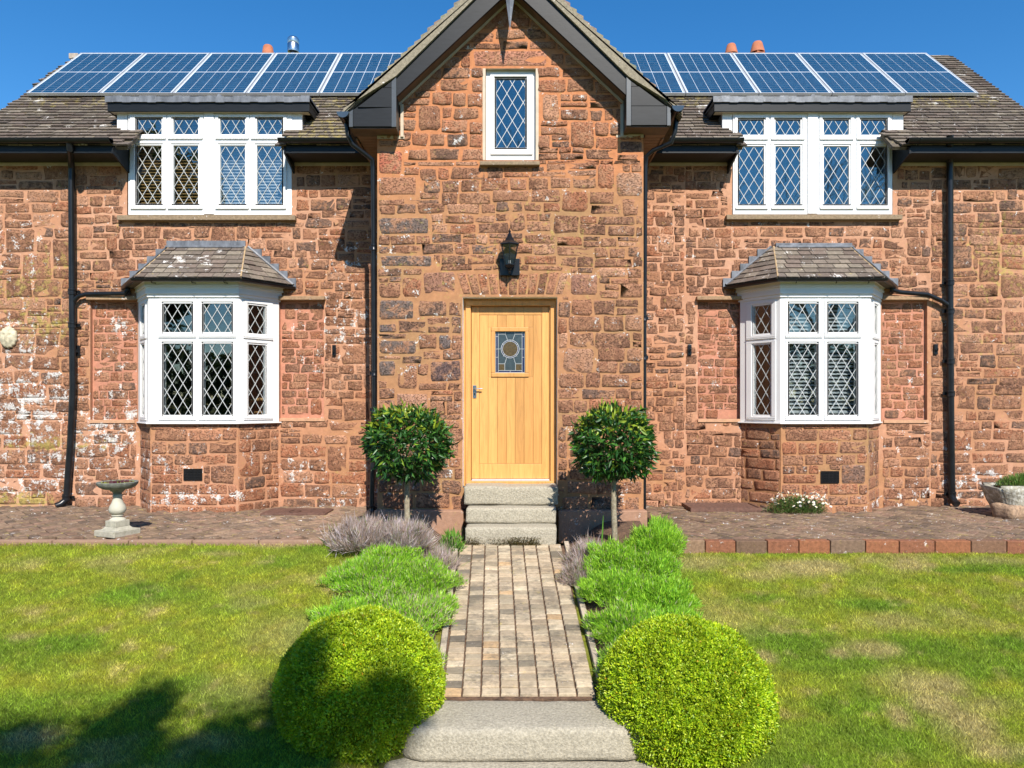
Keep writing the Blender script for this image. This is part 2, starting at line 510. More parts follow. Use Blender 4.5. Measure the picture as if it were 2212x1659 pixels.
def lawn_colour(X, Y):
    n = vnoise(X * 1.3, Y * 2.2, 5, 4); n2 = vnoise(X * 6, Y * 9, 9, 3); n3 = vnoise(X * 24, Y * 30, 12, 2)
    mid = np.array([.30, .365, .034]); dry = np.array([.50, .42, .17]); lush = np.array([.18, .30, .024]); yel = np.array([.40, .40, .035])
    wd = np.zeros_like(X); wl = np.zeros_like(X)
    for i, (c, a, b, e) in enumerate(DRYW): wd = np.maximum(wd, e * patch(c.x, c.y, a, b, X, Y, .5, 20 + i))
    for i, (c, a, b, e) in enumerate(LUSHW): wl = np.maximum(wl, e * patch(c.x, c.y, a, b, X, Y, .4, 50 + i))
    wl = np.maximum(wl, np.clip((n - .56) * 4, 0, .6)); wd = np.maximum(wd, np.clip((.42 - n) * 3, 0, .5) + np.clip((n2 - .66) * 3, 0, .5))
    c = mid[None] + (yel - mid)[None] * np.clip((n2 - .38) * 2.2, 0, 1)[:, None]
    c = c + (lush[None] - c) * np.clip(wl * 1.3, 0, .95)[:, None]
    c = c + (dry[None] - c) * np.clip(wd * 1.2, 0, .95)[:, None]
    return c * (.75 + .5 * n3)[:, None]

def grid_mesh(name, xs, ys, hf, cf, mat, kind=None, parent=None, label=None):
    XX, YY = np.meshgrid(xs, ys)
    X = XX.ravel(); Y = YY.ravel()
    V = np.stack([X, Y, hf(X, Y)], 1)
    nx, ny = len(xs), len(ys)
    i = (np.arange(ny - 1)[:, None] * nx + np.arange(nx - 1)[None]).ravel()
    F = np.stack([i, i + 1, i + 1 + nx, i + nx], 1)
    me = make_mesh(name, V, F, tint=cf(X, Y) if cf else None, smooth=True)
    return link(name, me, mat, parent, kind=kind, label=label)

far = np.array([1200, 400, 150, 60, 30, 18, 12])
xs = np.concatenate([-far, np.arange(-8.5, 8.51, .5), far[::-1]])
ys = np.concatenate([-far, np.arange(-10, 7.1, .5), [7.5, 9, 12], [20, 60, 200, 1200]])
grid_mesh('ground', xs, ys, lambda X, Y: ground_h(X, Y) - .06 - np.where(Y > 8, .3, 0), lambda X, Y: np.tile(np.array([.12, .13, .03]), (len(X), 1)), M['turf'], kind='structure')
def lawn_h(X, Y): return ground_h(X, Y) + .02 * (vnoise(X * 2, Y * 2, 8, 2) - .5) - .012
grid_mesh('lawn', np.arange(-7.5, 7.51, .05), np.arange(3.4, 7.14, .05), lawn_h, lambda X, Y: lawn_colour(X, Y) * .55, M['turf'], kind='structure')

def in_bed(X, Y):
    a = np.abs(X)
    ed = 1.36 + .05 * np.sin(Y * 5) + .06 * np.sin(Y * 11) + (X > 0) * .05 + np.clip(Y - 6.7, 0, .3) * .8
    return (a < ed) & (Y > 4.9)
def grass():
    n = 300000
    Y = 7.15 - (7.15 - 4.15) * rng.random(n) ** 1.0
    X = (rng.random(n) * 2 - 1) * (Y * .76 + .2)
    keep = ~in_bed(X, Y) & ~((np.abs(X) < .86) & (Y < 5.1))
    X, Y = X[keep], Y[keep]; n = len(X)
    Z = lawn_h(X, Y)
    col = lawn_colour(X, Y)
    lushness = np.clip((.22 - col[:, 0]) / .16, 0, 1)
    col = col * (.6 + 1.1 * rng.random((n, 1)))
    L = (.016 + .016 * rng.random(n)) * (1 + .9 * lushness)
    a = rng.random(n) * 6.283; lean = .25 + .9 * rng.random(n)
    w = .0020 + .0024 * rng.random(n)
    b = rng.random(n) * 6.283
    base = np.stack([X, Y, Z - .003], 1)
    s = np.stack([np.cos(b), np.sin(b), np.zeros(n)], 1) * w[:, None]
    tip = base + np.stack([np.cos(a) * lean, np.sin(a) * lean, np.ones(n)], 1) * L[:, None]
    V = np.stack([base - s, base + s, tip], 1).reshape(-1, 3)
    F = np.arange(3 * n).reshape(n, 3)
    me = make_mesh('grass', V, F, tint=np.repeat(col, 3, 0))
    o = link('grass', me, M['blade'], kind='stuff'); o["label"] = "short patchy grass growing over the sloping garden lawn"; o["category"] = "grass"
grass()

# ------------------------------------------------------------------ foliage
def leaf_cloud(name, pos, dirs, L, W, tint, mat, parent=None, fold=.25, kind=None, label=None, link_it=True):
    n = len(pos)
    d = dirs / np.linalg.norm(dirs, axis=1, keepdims=True)
    r = rng.normal(size=(n, 3)); s = np.cross(d, r); s /= np.linalg.norm(s, axis=1, keepdims=True) + 1e-9
    nn = np.cross(d, s)
    L = np.broadcast_to(L, (n,))[:, None]; W = np.broadcast_to(W, (n,))[:, None]
    a = pos; c = pos + d * L
    m1 = pos + d * L * .42 + s * W * .5 + nn * W * fold
    m2 = pos + d * L * .42 - s * W * .5 + nn * W * fold
    V = np.stack([a, m1, c, m2], 1).reshape(-1, 3)
    i = np.arange(n) * 4
    F = np.concatenate([np.stack([i, i + 1, i + 2], 1), np.stack([i, i + 2, i + 3], 1)])
    me = make_mesh(name, V, F, tint=np.repeat(tint, 4, 0))
    if not link_it: return me
    return link(name, me, mat, parent, kind=kind, label=label)

def sphere_pts(n):
    v = rng.normal(size=(n, 3)); return v / np.linalg.norm(v, axis=1, keepdims=True)

def tints(n, cols, var=.3, w=None):
    cols = np.array(cols); k = rng.choice(len(cols), n, p=w)
    return cols[k] * (1 - var / 2 + var * rng.random((n, 1)))

def icos(r, c=(0, 0, 0), sub=3, jig=0):
    import bmesh
    bm = bmesh.new(); bmesh.ops.create_icosphere(bm, subdivisions=sub, radius=1)
    V = np.array([v.co[:] for v in bm.verts]); F = [tuple(v.index for v in f.verts) for f in bm.faces]; bm.free()
    return V * np.array(r), F

def box_ball(name_label, X, Y, Zc, Rr, gz, rot):
    t = thing('box_bush', name_label, 'bush', (X, Y, gz), 'clipped golden box balls beside the stone step', rotz=rot)
    n = 95000
    d = sphere_pts(n)
    d = d[d[:, 2] > -.80]; n = len(d)
    lump = .93 + .08 * vnoise(d[:, 0] * 4 + 9 + X, d[:, 1] * 4 + d[:, 2] * 4, 31, 2) + .025 * vnoise(d[:, 0] * 22, d[:, 1] * 22 + d[:, 2] * 23, 33, 2)
    # shoots: leaves gather round many small tips
    k = 5200
    tips = sphere_pts(k)
    own = rng.integers(0, k, n)
    dd = tips[own] + rng.normal(size=(n, 3)) * .022; dd /= np.linalg.norm(dd, axis=1, keepdims=True)
    dd = np.where((rng.random(n) < .75)[:, None], dd, d)
    dd = dd[dd[:, 2] > -.82]; n = len(dd); lump = lump[:n]
    lump = .93 + .08 * vnoise(dd[:, 0] * 4 + 9 + X, dd[:, 1] * 4 + dd[:, 2] * 4, 31, 2) + .02 * vnoise(dd[:, 0] * 20, dd[:, 1] * 20 + dd[:, 2] * 21, 33, 2)
    depth = rng.random(n) ** 2 * .12
    stray = (vnoise(dd[:, 0] * 60, dd[:, 1] * 60 + dd[:, 2] * 61, 35, 1) > .90); depth = np.where(stray, depth - .035, depth)
    pos = dd * (Rr * (lump - depth))[:, None] * np.array([1, 1, .90])
    pos[:, 2] += Zc - gz
    dirs = dd * .8 + rng.normal(size=(n, 3)) * .75 + np.array([0, 0, .3])
    col = tints(n, [(.40, .55, .014), (.28, .44, .014), (.52, .62, .022), (.18, .33, .014)], .25, [.38, .27, .22, .13])
    gm = vnoise(dd[:, 0] * 3 + X * 2, dd[:, 2] * 3 + dd[:, 1] * 2, 44, 3)[:, None]; col = col * (.78 + .44 * gm) * np.where(rng.random((n, 1)) < .012, np.array([[1.1, .55, .9]]), 1.0)
    leaf_cloud('foliage', pos, dirs, .014 + .012 * rng.random(n), .008 + .005 * rng.random(n), col, M['leaf'], t)
    V, F = icos(Rr * .84)
    V[:, 2] = V[:, 2] * .92 + Zc - gz
    V = V[:]; me = make_mesh('inner_twigs', V, F, tint=(.20, .26, .015), smooth=True)
    link('inner_twigs', me, M['innerleaf'], t)
    MB().tube([(0, 0, -.05), (.01, 0, Zc - gz - Rr * .4)], .025, 8).build('stem', M['bark'], t)
    return t

gl = float(ground_h(-1.063, 5.0)); gr = float(ground_h(1.208, 4.95))
box_ball('clipped golden box ball with a tree shadow across its lower face', -1.063, 5.0, -2.00, .594, gl, .4)
box_ball('fully sunlit clipped golden box ball, beside the bed with the iris leaf', 1.208, 4.95, -2.05, .60, gr, 2.1)

def bay_tree(label, X, Y, gz, zc, rx, rz, trunk_top, lean, seed):
    global rng
    t = thing('bay_tree', label, 'tree', (X, Y, gz), 'standard bay trees flanking the door')
    n = 3200
    d = sphere_pts(n)
    lump = .74 + .48 * vnoise(d[:, 0] * 3.5 + seed, d[:, 1] * 3 + d[:, 2] * 3, seed, 3)
    rr = lump * (.45 + .55 * rng.random(n) ** .35)
    c0 = np.array([lean, 0, zc - gz])
    pos = d * rr[:, None] * np.array([rx, rx * .95, rz]) + c0
    # leaves leave shoots outward in whorls
    dirs = d * .55 + rng.normal(size=(n, 3)) * .65 + np.array([0, 0, -.05])
    outer = rr > .75
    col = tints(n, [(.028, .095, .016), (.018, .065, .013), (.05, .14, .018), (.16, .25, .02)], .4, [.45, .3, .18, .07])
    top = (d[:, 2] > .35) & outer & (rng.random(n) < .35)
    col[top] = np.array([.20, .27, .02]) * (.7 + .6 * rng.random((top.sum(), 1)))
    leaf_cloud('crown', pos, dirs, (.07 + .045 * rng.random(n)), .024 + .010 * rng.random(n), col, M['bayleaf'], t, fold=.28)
    mb = MB()
    top_z = trunk_top - gz
    mb.tube([(0, 0, -.06), (.004, 0, top_z * .3), (-.006, .003, top_z * .65), (lean * .6, 0, top_z), (lean, 0, top_z + .12)], [.036, .031, .029, .026, .02], 10)
    for k in range(9):
        a = k * 2.4
        e = Vector((lean + math.cos(a) * rx * .6, math.sin(a) * rx * .6, zc - gz + rz * (.45 * math.sin(k * 1.7))))
        mb.tube([(lean, 0, top_z + .05), Vector((lean, 0, top_z + .12)).lerp(e, .5) + Vector((0, 0, .02)), e], [.014, .009, .004], 6)
    mb.build('trunk', M['bark'], t, smooth=True)
    return t
TY = 7.4
def grd(x, y): return float(ground_h(x, y))
p = P(880, 955, TY)
bay_tree('standard bay tree with the broader round crown, beside the steps on the birdbath side', p.x, TY, grd(p.x, TY), p.z, .455, .375, P(0, 1035, TY).z, 0, 3)
p = P(1327, 958, TY)
bay_tree('standard bay tree with the slimmer crown, whose thin trunk rises beside the iris leaf', p.x, TY, grd(p.x, TY), p.z, .415, .395, P(0, 1035, TY).z, -.01, 11)

def lavender(label, X, Y, rx, ry, h, cols, w, L, W, n, up=1.0, spread=.6, cat='lavender', name='lavender_bush', heads=0, group=None):
    gz = grd(X, Y)
    t = thing(name, label, cat, (X, Y, gz), group)
    if name == 'lavender_bush':
        X += .06 if X > 0 else -.07; gz = grd(X, Y); t.location = (X, Y, gz)
    if name == 'lavender_bush': h *= .9; L *= .8; rx *= 1.15; ry *= 1.25; n = int(n * 1.6)
    q = rng.normal(size=(n, 3)); q /= np.linalg.norm(q, axis=1, keepdims=True); q[:, 2] = np.abs(q[:, 2])
    rr = rng.random(n) ** .30
    lump = .50 + .95 * vnoise(q[:, 0] * 4.5 + X * 7, q[:, 1] * 3.5 + q[:, 2] * 3 + Y * 3, 41, 3)
    pos = q * (rr * lump)[:, None] * np.array([rx, ry, h])
    pos[:, 2] = np.maximum(pos[:, 2] - .02, 0)
    L = L * np.where(rng.random(n) < .06, 1.7, 1.0)
    dirs = q * spread + rng.normal(size=(n, 3)) * .42 + np.array([0, 0, up * .85])
    col = tints(n, cols, .5, w)
    leaf_cloud('foliage', pos, dirs, L * (.6 + .8 * rng.random(n)), W, col, M['leaf'], t, fold=.2)
    mb = MB()
    for k in range(14):
        a = rng.random() * 6.28; r = .75 * rng.random()
        mb.tube([(rng.normal() * .03, rng.normal() * .03, -.02), (math.cos(a) * rx * r * .6, math.sin(a) * ry * r * .6, h * .35), (math.cos(a) * rx * r, math.sin(a) * ry * r, h * .75)], [.008, .005, .002], 5)
    mb.build('stem', M['bark'], t)
    return t
GREEN = [(.24, .50, .03), (.36, .60, .045), (.15, .33, .03), (.44, .46, .26), (.46, .35, .24)]
GREY = [(.52, .43, .40), (.42, .32, .26), (.58, .51, .53), (.26, .17, .11), (.20, .30, .06)]
def at(x, y, d): return P(x, y, d).x
GL = 'lavender plants growing in the bed below the broad bay tree'
GR = 'lavender plants growing in the bed below the slim bay tree'
lavender('grey dead headed lavender with bare brown woody base at the lawn corner', at(798, 0, 7.05), 7.05, .27, .23, .27, GREY, [.26, .3, .2, .2, .04], .12, .0045, 6000, group=GL)
lavender('pale lilac grey lavender stalks around the foot of the broad crowned bay tree trunk', at(882, 0, 7.1), 7.1, .25, .22, .22, GREY, [.28, .28, .28, .08, .08], .13, .0042, 6000, group=GL)
lavender('grey lavender stalks between the bay tree trunk and the front steps', at(950, 0, 7.15), 7.15, .2, .18, .18, GREY, [.3, .3, .22, .06, .12], .12, .0042, 4500, group=GL)
lavender('fresh green lavender in front of the grey stalks, nearest to the steps', at(925, 0, 6.6), 6.6, .30, .28, .26, GREEN, [.36, .36, .14, .08, .06], .05, .006, 9000, group=GL)
lavender('bushy green lavender spilling over the lawn below the woody grey one', at(820, 0, 6.45), 6.45, .34, .30, .24, GREEN, [.4, .36, .14, .05, .05], .055, .006, 10000, group=GL)
lavender('green lavender with dry brown stalks along the middle of the path edge', at(895, 0, 5.95), 5.95, .34, .28, .24, GREEN, [.28, .30, .12, .16, .14], .055, .006, 10000, group=GL)
lavender('low bright green lavender tongue on the lawn behind the shaded box ball', at(775, 0, 5.85), 5.85, .30, .22, .2, GREEN, [.42, .40, .12, .03, .03], .055, .006, 8000, group=GL)
lavender('sparse lavender with brown twigs directly behind the shaded box ball, by the path', at(910, 0, 5.45), 5.45, .22, .2, .2, GREEN, [.2, .2, .15, .2, .25], .06, .005, 5000, group=GL)
lavender('grey lilac lavender stalks beside the steps, next to the iris leaf', at(1262, 0, 7.2), 7.2, .20, .22, .22, GREY, [.3, .3, .25, .08, .07], .12, .0042, 6000, group=GR)
lavender('brownish lavender stalks at the head of the path, before the grey lilac ones', at(1240, 0, 6.85), 6.85, .16, .2, .2, GREY, [.25, .35, .2, .12, .08], .09, .0042, 3500, group=GR)
lavender('tall feathery green bush at the patio corner beside the slim bay tree trunk', at(1400, 0, 7.0), 7.0, .24, .24, .33, GREEN, [.44, .42, .12, .01, .01], .065, .006, 10000, group=GR)
lavender('green lavender around the foot of the slim bay tree trunk', at(1320, 0, 6.8), 6.8, .26, .25, .28, GREEN, [.42, .40, .12, .03, .03], .055, .006, 9000, group=GR)
lavender('broad bright green lavender along the path, third plant up from the sunlit box ball', at(1325, 0, 6.35), 6.35, .32, .28, .27, GREEN, [.42, .42, .12, .03, .01], .055, .006, 10000, group=GR)
lavender('bright green lavender leaning out over the lawn, beyond the sunlit box ball', at(1415, 0, 6.2), 6.2, .26, .28, .24, GREEN, [.44, .42, .12, .01, .01], .055, .006, 8000, group=GR)
lavender('green lavender with few dry grey stalks, behind the sunlit box ball by the path', at(1345, 0, 5.8), 5.8, .30, .25, .26, GREEN, [.38, .38, .14, .06, .04], .055, .006, 9000, group=GR)
lavender('green lavender close behind the top of the sunlit box ball, on the lawn side', at(1440, 0, 5.7), 5.7, .26, .25, .25, GREEN, [.42, .40, .14, .02, .02], .055, .006, 9000, group=GR)
lavender('narrow green lavender squeezed between the path edge and the sunlit box ball', at(1325, 0, 5.3), 5.3, .15, .25, .22, GREEN, [.36, .3, .2, .08, .06], .055, .006, 5000, group=GR)
lavender('yellow green lavender filling the gap below the gnarled grey one', at(855, 0, 6.75), 6.75, .26, .2, .2, GREEN, [.4, .4, .1, .05, .05], .05, .006, 6000, group=GL)
lavender('green lavender between the two plants at the middle of its path edge', at(945, 0, 6.25), 6.25, .2, .24, .2, GREEN, [.36, .36, .14, .08, .06], .05, .006, 5000, group=GL)
lavender('green lavender with silvery tips filling the bed between the two widest mounds', at(840, 0, 6.15), 6.15, .26, .22, .2, GREEN, [.36, .34, .12, .10, .08], .05, .006, 6000, group=GL)
lavender('low green lavender in front of the feathery patio corner bush', at(1395, 0, 6.65), 6.65, .24, .2, .22, GREEN, [.4, .4, .14, .03, .03], .055, .006, 6000, group=GR)
# small plants by the steps
lavender('leafy green weed beside the lowest front step, by the grey lavender', at(975, 0, 7.55), 7.55, .13, .10, .22, [(.09, .24, .03), (.16, .32, .04)], [.5, .5], .07, .012, 500, cat='weed', name='weed')
irs = thing('iris_plant', 'small iris with a single upright sword leaf beside the lavender', 'iris', (at(1299, 0, 7.45), 7.45, grd(.94, 7.45)))
for k, (dx, hh, a) in enumerate(((0, .42, .02), (.03, .26, .10), (-.03, .22, -.12))):
    mb = MB(); w = .014
    mb.hexa([(dx - w, -.003, 0), (dx + w, -.003, 0), (dx + w, .003, 0), (dx - w, .003, 0), (dx + a - .002, -.001, hh), (dx + a + .002, -.001, hh), (dx + a + .002, .001, hh), (dx + a - .002, .001, hh)], (.10, .26, .03))
    mb.build('leaf', M['leaf'], irs, tinted=True)

# soil in both beds
def soil_bed(name, side):
    xs = np.arange(.63, 1.50, .06) * side
    xs = np.sort(xs); ys = np.arange(4.95, 8.2, .06)
    grid_mesh(name, xs, ys, lambda X, Y: np.where(Y > 7.13, ground_h(X, np.minimum(Y, 7.13)) - .0 * Y, ground_h(X, Y)) + .005 + .03 * (vnoise(X * 9, Y * 9, 77, 2) - .35) + np.clip(Y - 7.13, 0, 1.2) * .06, None, M['soil'], kind='structure')
soil_bed('soil_left', -1); soil_bed('soil_right', 1)

# ------------------------------------------------------------------ masonry pieces
def blobs(lst, X, Z, d):
    w = np.zeros_like(X)
    for x, y, rx, ry, a in lst:
        p = P(x, y, d); k = d / FPX
        w = np.maximum(w, a * np.exp(-(((X - p.x) / (rx * k)) ** 2 + ((Z - p.z) / (ry * k)) ** 2)))
    return w
LICH = [(60, 880, 130, 110, 1.0), (230, 940, 90, 80, .95), (50, 740, 90, 70, .72), (130, 990, 120, 60, .8), (350, 1010, 120, 40, .55), (450, 1065, 150, 26, .85),
        (640, 1015, 70, 45, .62), (745, 700, 55, 80, .75), (745, 560, 60, 60, .5), (30, 540, 90, 80, .55), (60, 1050, 150, 40, .75), (250, 690, 60, 60, .5),
        (2040, 965, 110, 16, .6), (2100, 1040, 110, 40, .8), (1980, 1065, 70, 20, .7), (1880, 1080, 80, 20, .5), (850, 1010, 60, 30, .5), (1350, 1040, 50, 40, .5),
        (740, 1075, 80, 30, .7), (520, 940, 100, 18, .4), (370, 985, 60, 30, .6)]
MOSS = [(2170, 560, 90, 110, .42), (2150, 720, 120, 90, .2), (60, 620, 110, 60, .42), (120, 570, 90, 60, .36), (100, 960, 160, 14, .7), (100, 700, 90, 40, .6), (40, 1080, 100, 20, .8),
        (1900, 820, 60, 60, .2), (1100, 540, 280, 160, .2), (1100, 420, 250, 60, .1)]
def growth(X, Z, d):
    X = np.asarray(X, float); Z = np.asarray(Z, float)
    return blobs(LICH, X, Z, d) * .95, blobs(MOSS, X, Z, d)

BROWN = [(.275, .130, .076), (.32, .155, .090), (.245, .122, .076)]
RED = [(.40, .165, .088), (.37, .150, .080), (.41, .19, .11)]
PINK = [(.50, .27, .17), (.46, .24, .145)]
DARK = [(.21, .118, .080), (.19, .115, .085)]
PURPLE = [(.155, .118, .108), (.17, .13, .115)]
def pick(pal, rnd):
    r = rnd.random(); acc = 0
    for cols, w in pal:
        acc += w
        if r <= acc:
            c = rnd.choice(cols); k = .76 + .32 * rnd.random()
            return (c[0] * k, c[1] * k, c[2] * k)
    return BROWN[0]
def pal_wing(x, z): return [(BROWN, .60), (RED, .20), (PINK, .08), (DARK, .12)]
def pal_left(x, z):
    if x < -5.6: return [(BROWN, .52), (RED, .16), (PINK, .22), (DARK, .10)]
    return [(BROWN, .58), (RED, .20), (PINK, .12), (DARK, .10)]
def pal_porch(x, z):
    if z > 2.55: return [(BROWN, .30), (RED, .55), (PINK, .05), (DARK, .10)]
    if x < -.75 and z < 2.1: return [(BROWN, .44), (RED, .10), (PINK, .10), (DARK, .22), (PURPLE, .06)]
    return [(BROWN, .56), (RED, .16), (PINK, .12), (DARK, .15), (PURPLE, .01)]
def pal_infill(x, z): return [(BROWN, .35), (RED, .62), (DARK, .03)]
def pal_base(x, z): return [(BROWN, .36), (RED, .58), (DARK, .06)]

def clip_rect(r, ex):
    """cut a stone back from the openings it would overlap; None when nothing useful is left"""
    x0, x1, z0, z1 = r
    for a, b, c, d in ex:
        if x0 < b and x1 > a and z0 < d and z1 > c:
            opts = [(x0, a - .012, z0, z1), (b + .012, x1, z0, z1), (x0, x1, z0, c - .012), (x0, x1, d + .012, z1)]
            opts = [o for o in opts if o[1] - o[0] > .05 and o[3] - o[2] > .035]
            if not opts: return None
            x0, x1, z0, z1 = max(opts, key=lambda o: (o[1] - o[0]) * (o[3] - o[2]))
    return (x0, x1, z0, z1)

def courses(x0, x1, z0, z1, ex, hr, wr, gap, rnd, wild=.0, tall=.14, thin=.12):
    rows = []; z = z0
    while z < z1 - .03:
        h = rnd.uniform(*hr); rows.append((z, min(z + h, z1))); z += h
    out = []; blocked = []
    for i, (a, b) in enumerate(rows):
        x = x0 - rnd.random() * wr[0]; nxt = []
        blk = sorted(blocked)
        while x < x1:
            w = rnd.uniform(*wr) if rnd.random() > .25 else rnd.uniform(wr[0] * .6, wr[0] * 1.1)
            xa, xb = max(x, x0), min(x + w, x1)
            jump = None
            for p, q in blk:
                if xa < q and xb > p:
                    if xa >= p - .02: jump = q; break
                    xb = min(xb, p)
            if jump is not None: x = jump; continue
            if xb - xa > .05:
                g = gap * rnd.uniform(.25, 1.3) - .002
                h = b - a
                zj = (vnoise(np.array([xa * .9]), np.array([a * 1.2]), 90, 2)[0] - .5) * .05 * (1 + wild)
                if rnd.random() < tall and i + 1 < len(rows) and wr[0] * .9 < xb - xa < wr[1] * .9:
                    out.append((xa + g / 2, xb - g / 2, a + g / 2 + zj, rows[i + 1][1] - g / 2 + zj)); nxt.append((xa, xb))
                elif rnd.random() < thin and h > .12:
                    s = rnd.uniform(.4, .6); m = a + h * s; gg = gap * .7
                    if rnd.random() < .5:
                        out.append((xa + g / 2, xb - g / 2, a + g / 2 + zj, m - gg / 2 + zj)); out.append((xa + g / 2, xb - g / 2, m + gg / 2 + zj, b - g / 2 + zj))
                    else:
                        mx = xa + (xb - xa) * s
                        out.append((xa + g / 2, xb - g / 2, a + g / 2 + zj, m - gg / 2 + zj))
                        if mx - xa > .07: out.append((xa + g / 2, mx - gg / 2, m + gg / 2 + zj, b - g / 2 + zj))
                        if xb - mx > .07: out.append((mx + gg / 2, xb - g / 2, m + gg / 2 + zj, b - g / 2 + zj))
                else:
                    sh = wild * rnd.uniform(-.012, .012)
                    out.append((xa + g / 2, xb - g / 2, a + g / 2 + zj + sh * .4, b - g / 2 + zj + sh))
            x = xb
        blocked = nxt
    res = []
    for r in out:
        r2 = clip_rect(r, ex)
        if r2 and r2[2] >= z0 - .02 and r2[3] <= z1 + .05 and (r2[1] - r2[0]) > .05 and (r2[3] - r2[2]) > .03: res.append(r2)
    return res

PIECES = []      # every stone of the cottage: (visible size, builder)
def stone(fr, u0, u1, v0, v1, tint, rnd, proud=.012, rough=1.0, d=ZW, poly=None, seat=-.012):
    w, h = u1 - u0, v1 - v0
    cu, cv = (u0 + u1) / 2, (v0 + v1) / 2
    n = 10
    if poly is None:
        pts = []
        k = rnd.uniform(.06, .17)
        base = [(-1, -1 + 2 * k), (-1, 1 - 2 * k), (-1 + 1.4 * k * h / w, 1), (0, 1), (1 - 1.4 * k * h / w, 1), (1, 1 - 2 * k), (1, -1 + 2 * k), (1 - 1.4 * k * h / w, -1), (0, -1), (-1 + 1.4 * k * h / w, -1)]
        j = .07 * rough
        for bx, bz in base:
            pts.append((bx * w / 2 * (1 + rnd.uniform(-j, j * .6)) + rnd.uniform(-.008, .008) * rough, bz * h / 2 * (1 + rnd.uniform(-j * 1.2, j)) + rnd.uniform(-.007, .007) * rough))
    else:
        pts = [(x - cu, z - cv) for x, z in poly]; n = len(pts)
    V = []
    pr = proud * .50 * rnd.uniform(.3, 1.5)
    tx, tz = rnd.uniform(-.005, .005) * rough, rnd.uniform(-.004, .004) * rough
    for s, dd in ((1.0, seat), (.935, pr * .75), (.6, pr)):
        for x, z in pts:
            e = rnd.uniform(-.0035, .0035) * rough if s < 1 else 0
            V.append(fr.p(cu + x * s, cv + z * s, dd + e + tx * (x / w) + tz * (z / h)))
    V.append(fr.p(cu, cv, pr + rnd.uniform(-.003, .004)))
    F = []
    for r_ in (0, 1):
        for i in range(n):
            a, b = r_ * n + i, r_ * n + (i + 1) % n
            F.append((a, a + n, b + n, b))
    for i in range(n): F.append((2 * n + i, 3 * n, 2 * n + (i + 1) % n))
    V = np.array([v[:] for v in V])
    li, mo = growth(V[:, 0], V[:, 2], d)
    return dict(V=V, F=F, t=np.tile(np.array(tint), (len(V), 1)), l=li, m=mo, size=w * h / (fr.O.y / 9.45) ** 2)

def place_pieces(pieces, parent_of, name, mat, stuff_name, stuff_parent, limit=300, smooth=True):
    order = sorted(range(len(pieces)), key=lambda i: -pieces[i]['size'])
    for i in order[:limit]:
        q = pieces[i]; c = q['V'].mean(0)
        me = make_mesh(name, q['V'] - c, q['F'], tint=q['t'], lich=q.get('l'), moss=q.get('m'), smooth=smooth)
        link(name, me, mat, q.get('parent') or parent_of, loc=tuple(c))
    rest = [pieces[i] for i in order[limit:]]
    if rest:
        V = np.concatenate([q['V'] for q in rest]); F = []; b = 0
        for q in rest:
            F += [tuple(j + b for j in f) for f in q['F']]; b += len(q['V'])
        me = make_mesh(stuff_name, V, F, tint=np.concatenate([q['t'] for q in rest]),
                       lich=np.concatenate([q['l'] for q in rest]) if 'l' in rest[0] else None, moss=np.concatenate([q['m'] for q in rest]) if 'm' in rest[0] else None, smooth=smooth)
        link(stuff_name, me, mat, stuff_parent, kind='stuff')

def wall_sheet(name, fr, xcuts, z0, topf, ex, tintf, parent, d, step=.13, jig=.004, depth=.25):
    """mortar face of a wall as a fine uneven sheet with the openings left out, with reveals"""
    xs = set(xcuts)
    for a, b, c, e in ex: xs |= {a, b}
    xs = sorted(x for x in xs if xcuts[0] <= x <= xcuts[-1])
    xx = []
    for a, b in zip(xs[:-1], xs[1:]):
        k = max(1, int(math.ceil((b - a) / step))); xx += [a + (b - a) * i / k for i in range(k)]
    xx.append(xs[-1])
    zs = sorted({z0} | {c for a, b, c, e in ex} | {e for a, b, c, e in ex} | {max(topf(x) for x in xx)})
    zs = [z for z in zs if z >= z0]
    zz = []
    for a, b in zip(zs[:-1], zs[1:]):
        k = max(1, int(math.ceil((b - a) / step))); zz += [a + (b - a) * i / k for i in range(k)]
    zz.append(zs[-1])
    V = []; F = []; idx = {}
    def vid(x, z):
        key = (round(x, 5), round(z, 5))
        if key not in idx: idx[key] = len(V); V.append((x, z))
        return idx[key]
    for i in range(len(xx) - 1):
        xm = (xx[i] + xx[i + 1]) / 2
        ta, tb = topf(xx[i]), topf(xx[i + 1])
        for j in range(len(zz) - 1):
            zm = (zz[j] + zz[j + 1]) / 2
            if any(a < xm < b and c < zm < e for a, b, c, e in ex): continue
            if zz[j] >= max(ta, tb) - 1e-6: continue
            q = [vid(xx[i], min(zz[j], ta)), vid(xx[i + 1], min(zz[j], tb)), vid(xx[i + 1], min(zz[j + 1], tb)), vid(xx[i], min(zz[j + 1], ta))]
            q = [v for k2, v in enumerate(q) if v not in q[:k2]]
            if len(q) >= 3: F.append(tuple(q))
    A = np.array(V)
    edge = np.zeros(len(A), bool)
    for a, b, c, e in ex:
        edge |= (A[:, 0] > a - 1e-4) & (A[:, 0] < b + 1e-4) & (A[:, 1] > c - 1e-4) & (A[:, 1] < e + 1e-4)
    off = (vnoise(A[:, 0] * 4, A[:, 1] * 6, 71, 3) - .5) * 2 * jig; off[edge] = 0
    W = np.array([fr.p(x, z, o)[:] for (x, z), o in zip(V, off)])
    li, mo = growth(W[:, 0], W[:, 2], d)
    T = tintf(W[:, 0], W[:, 2])
    me = make_mesh(name, W, F, tint=T, lich=li, moss=mo, smooth=True)
    return link(name, me, M['mortar'], parent)

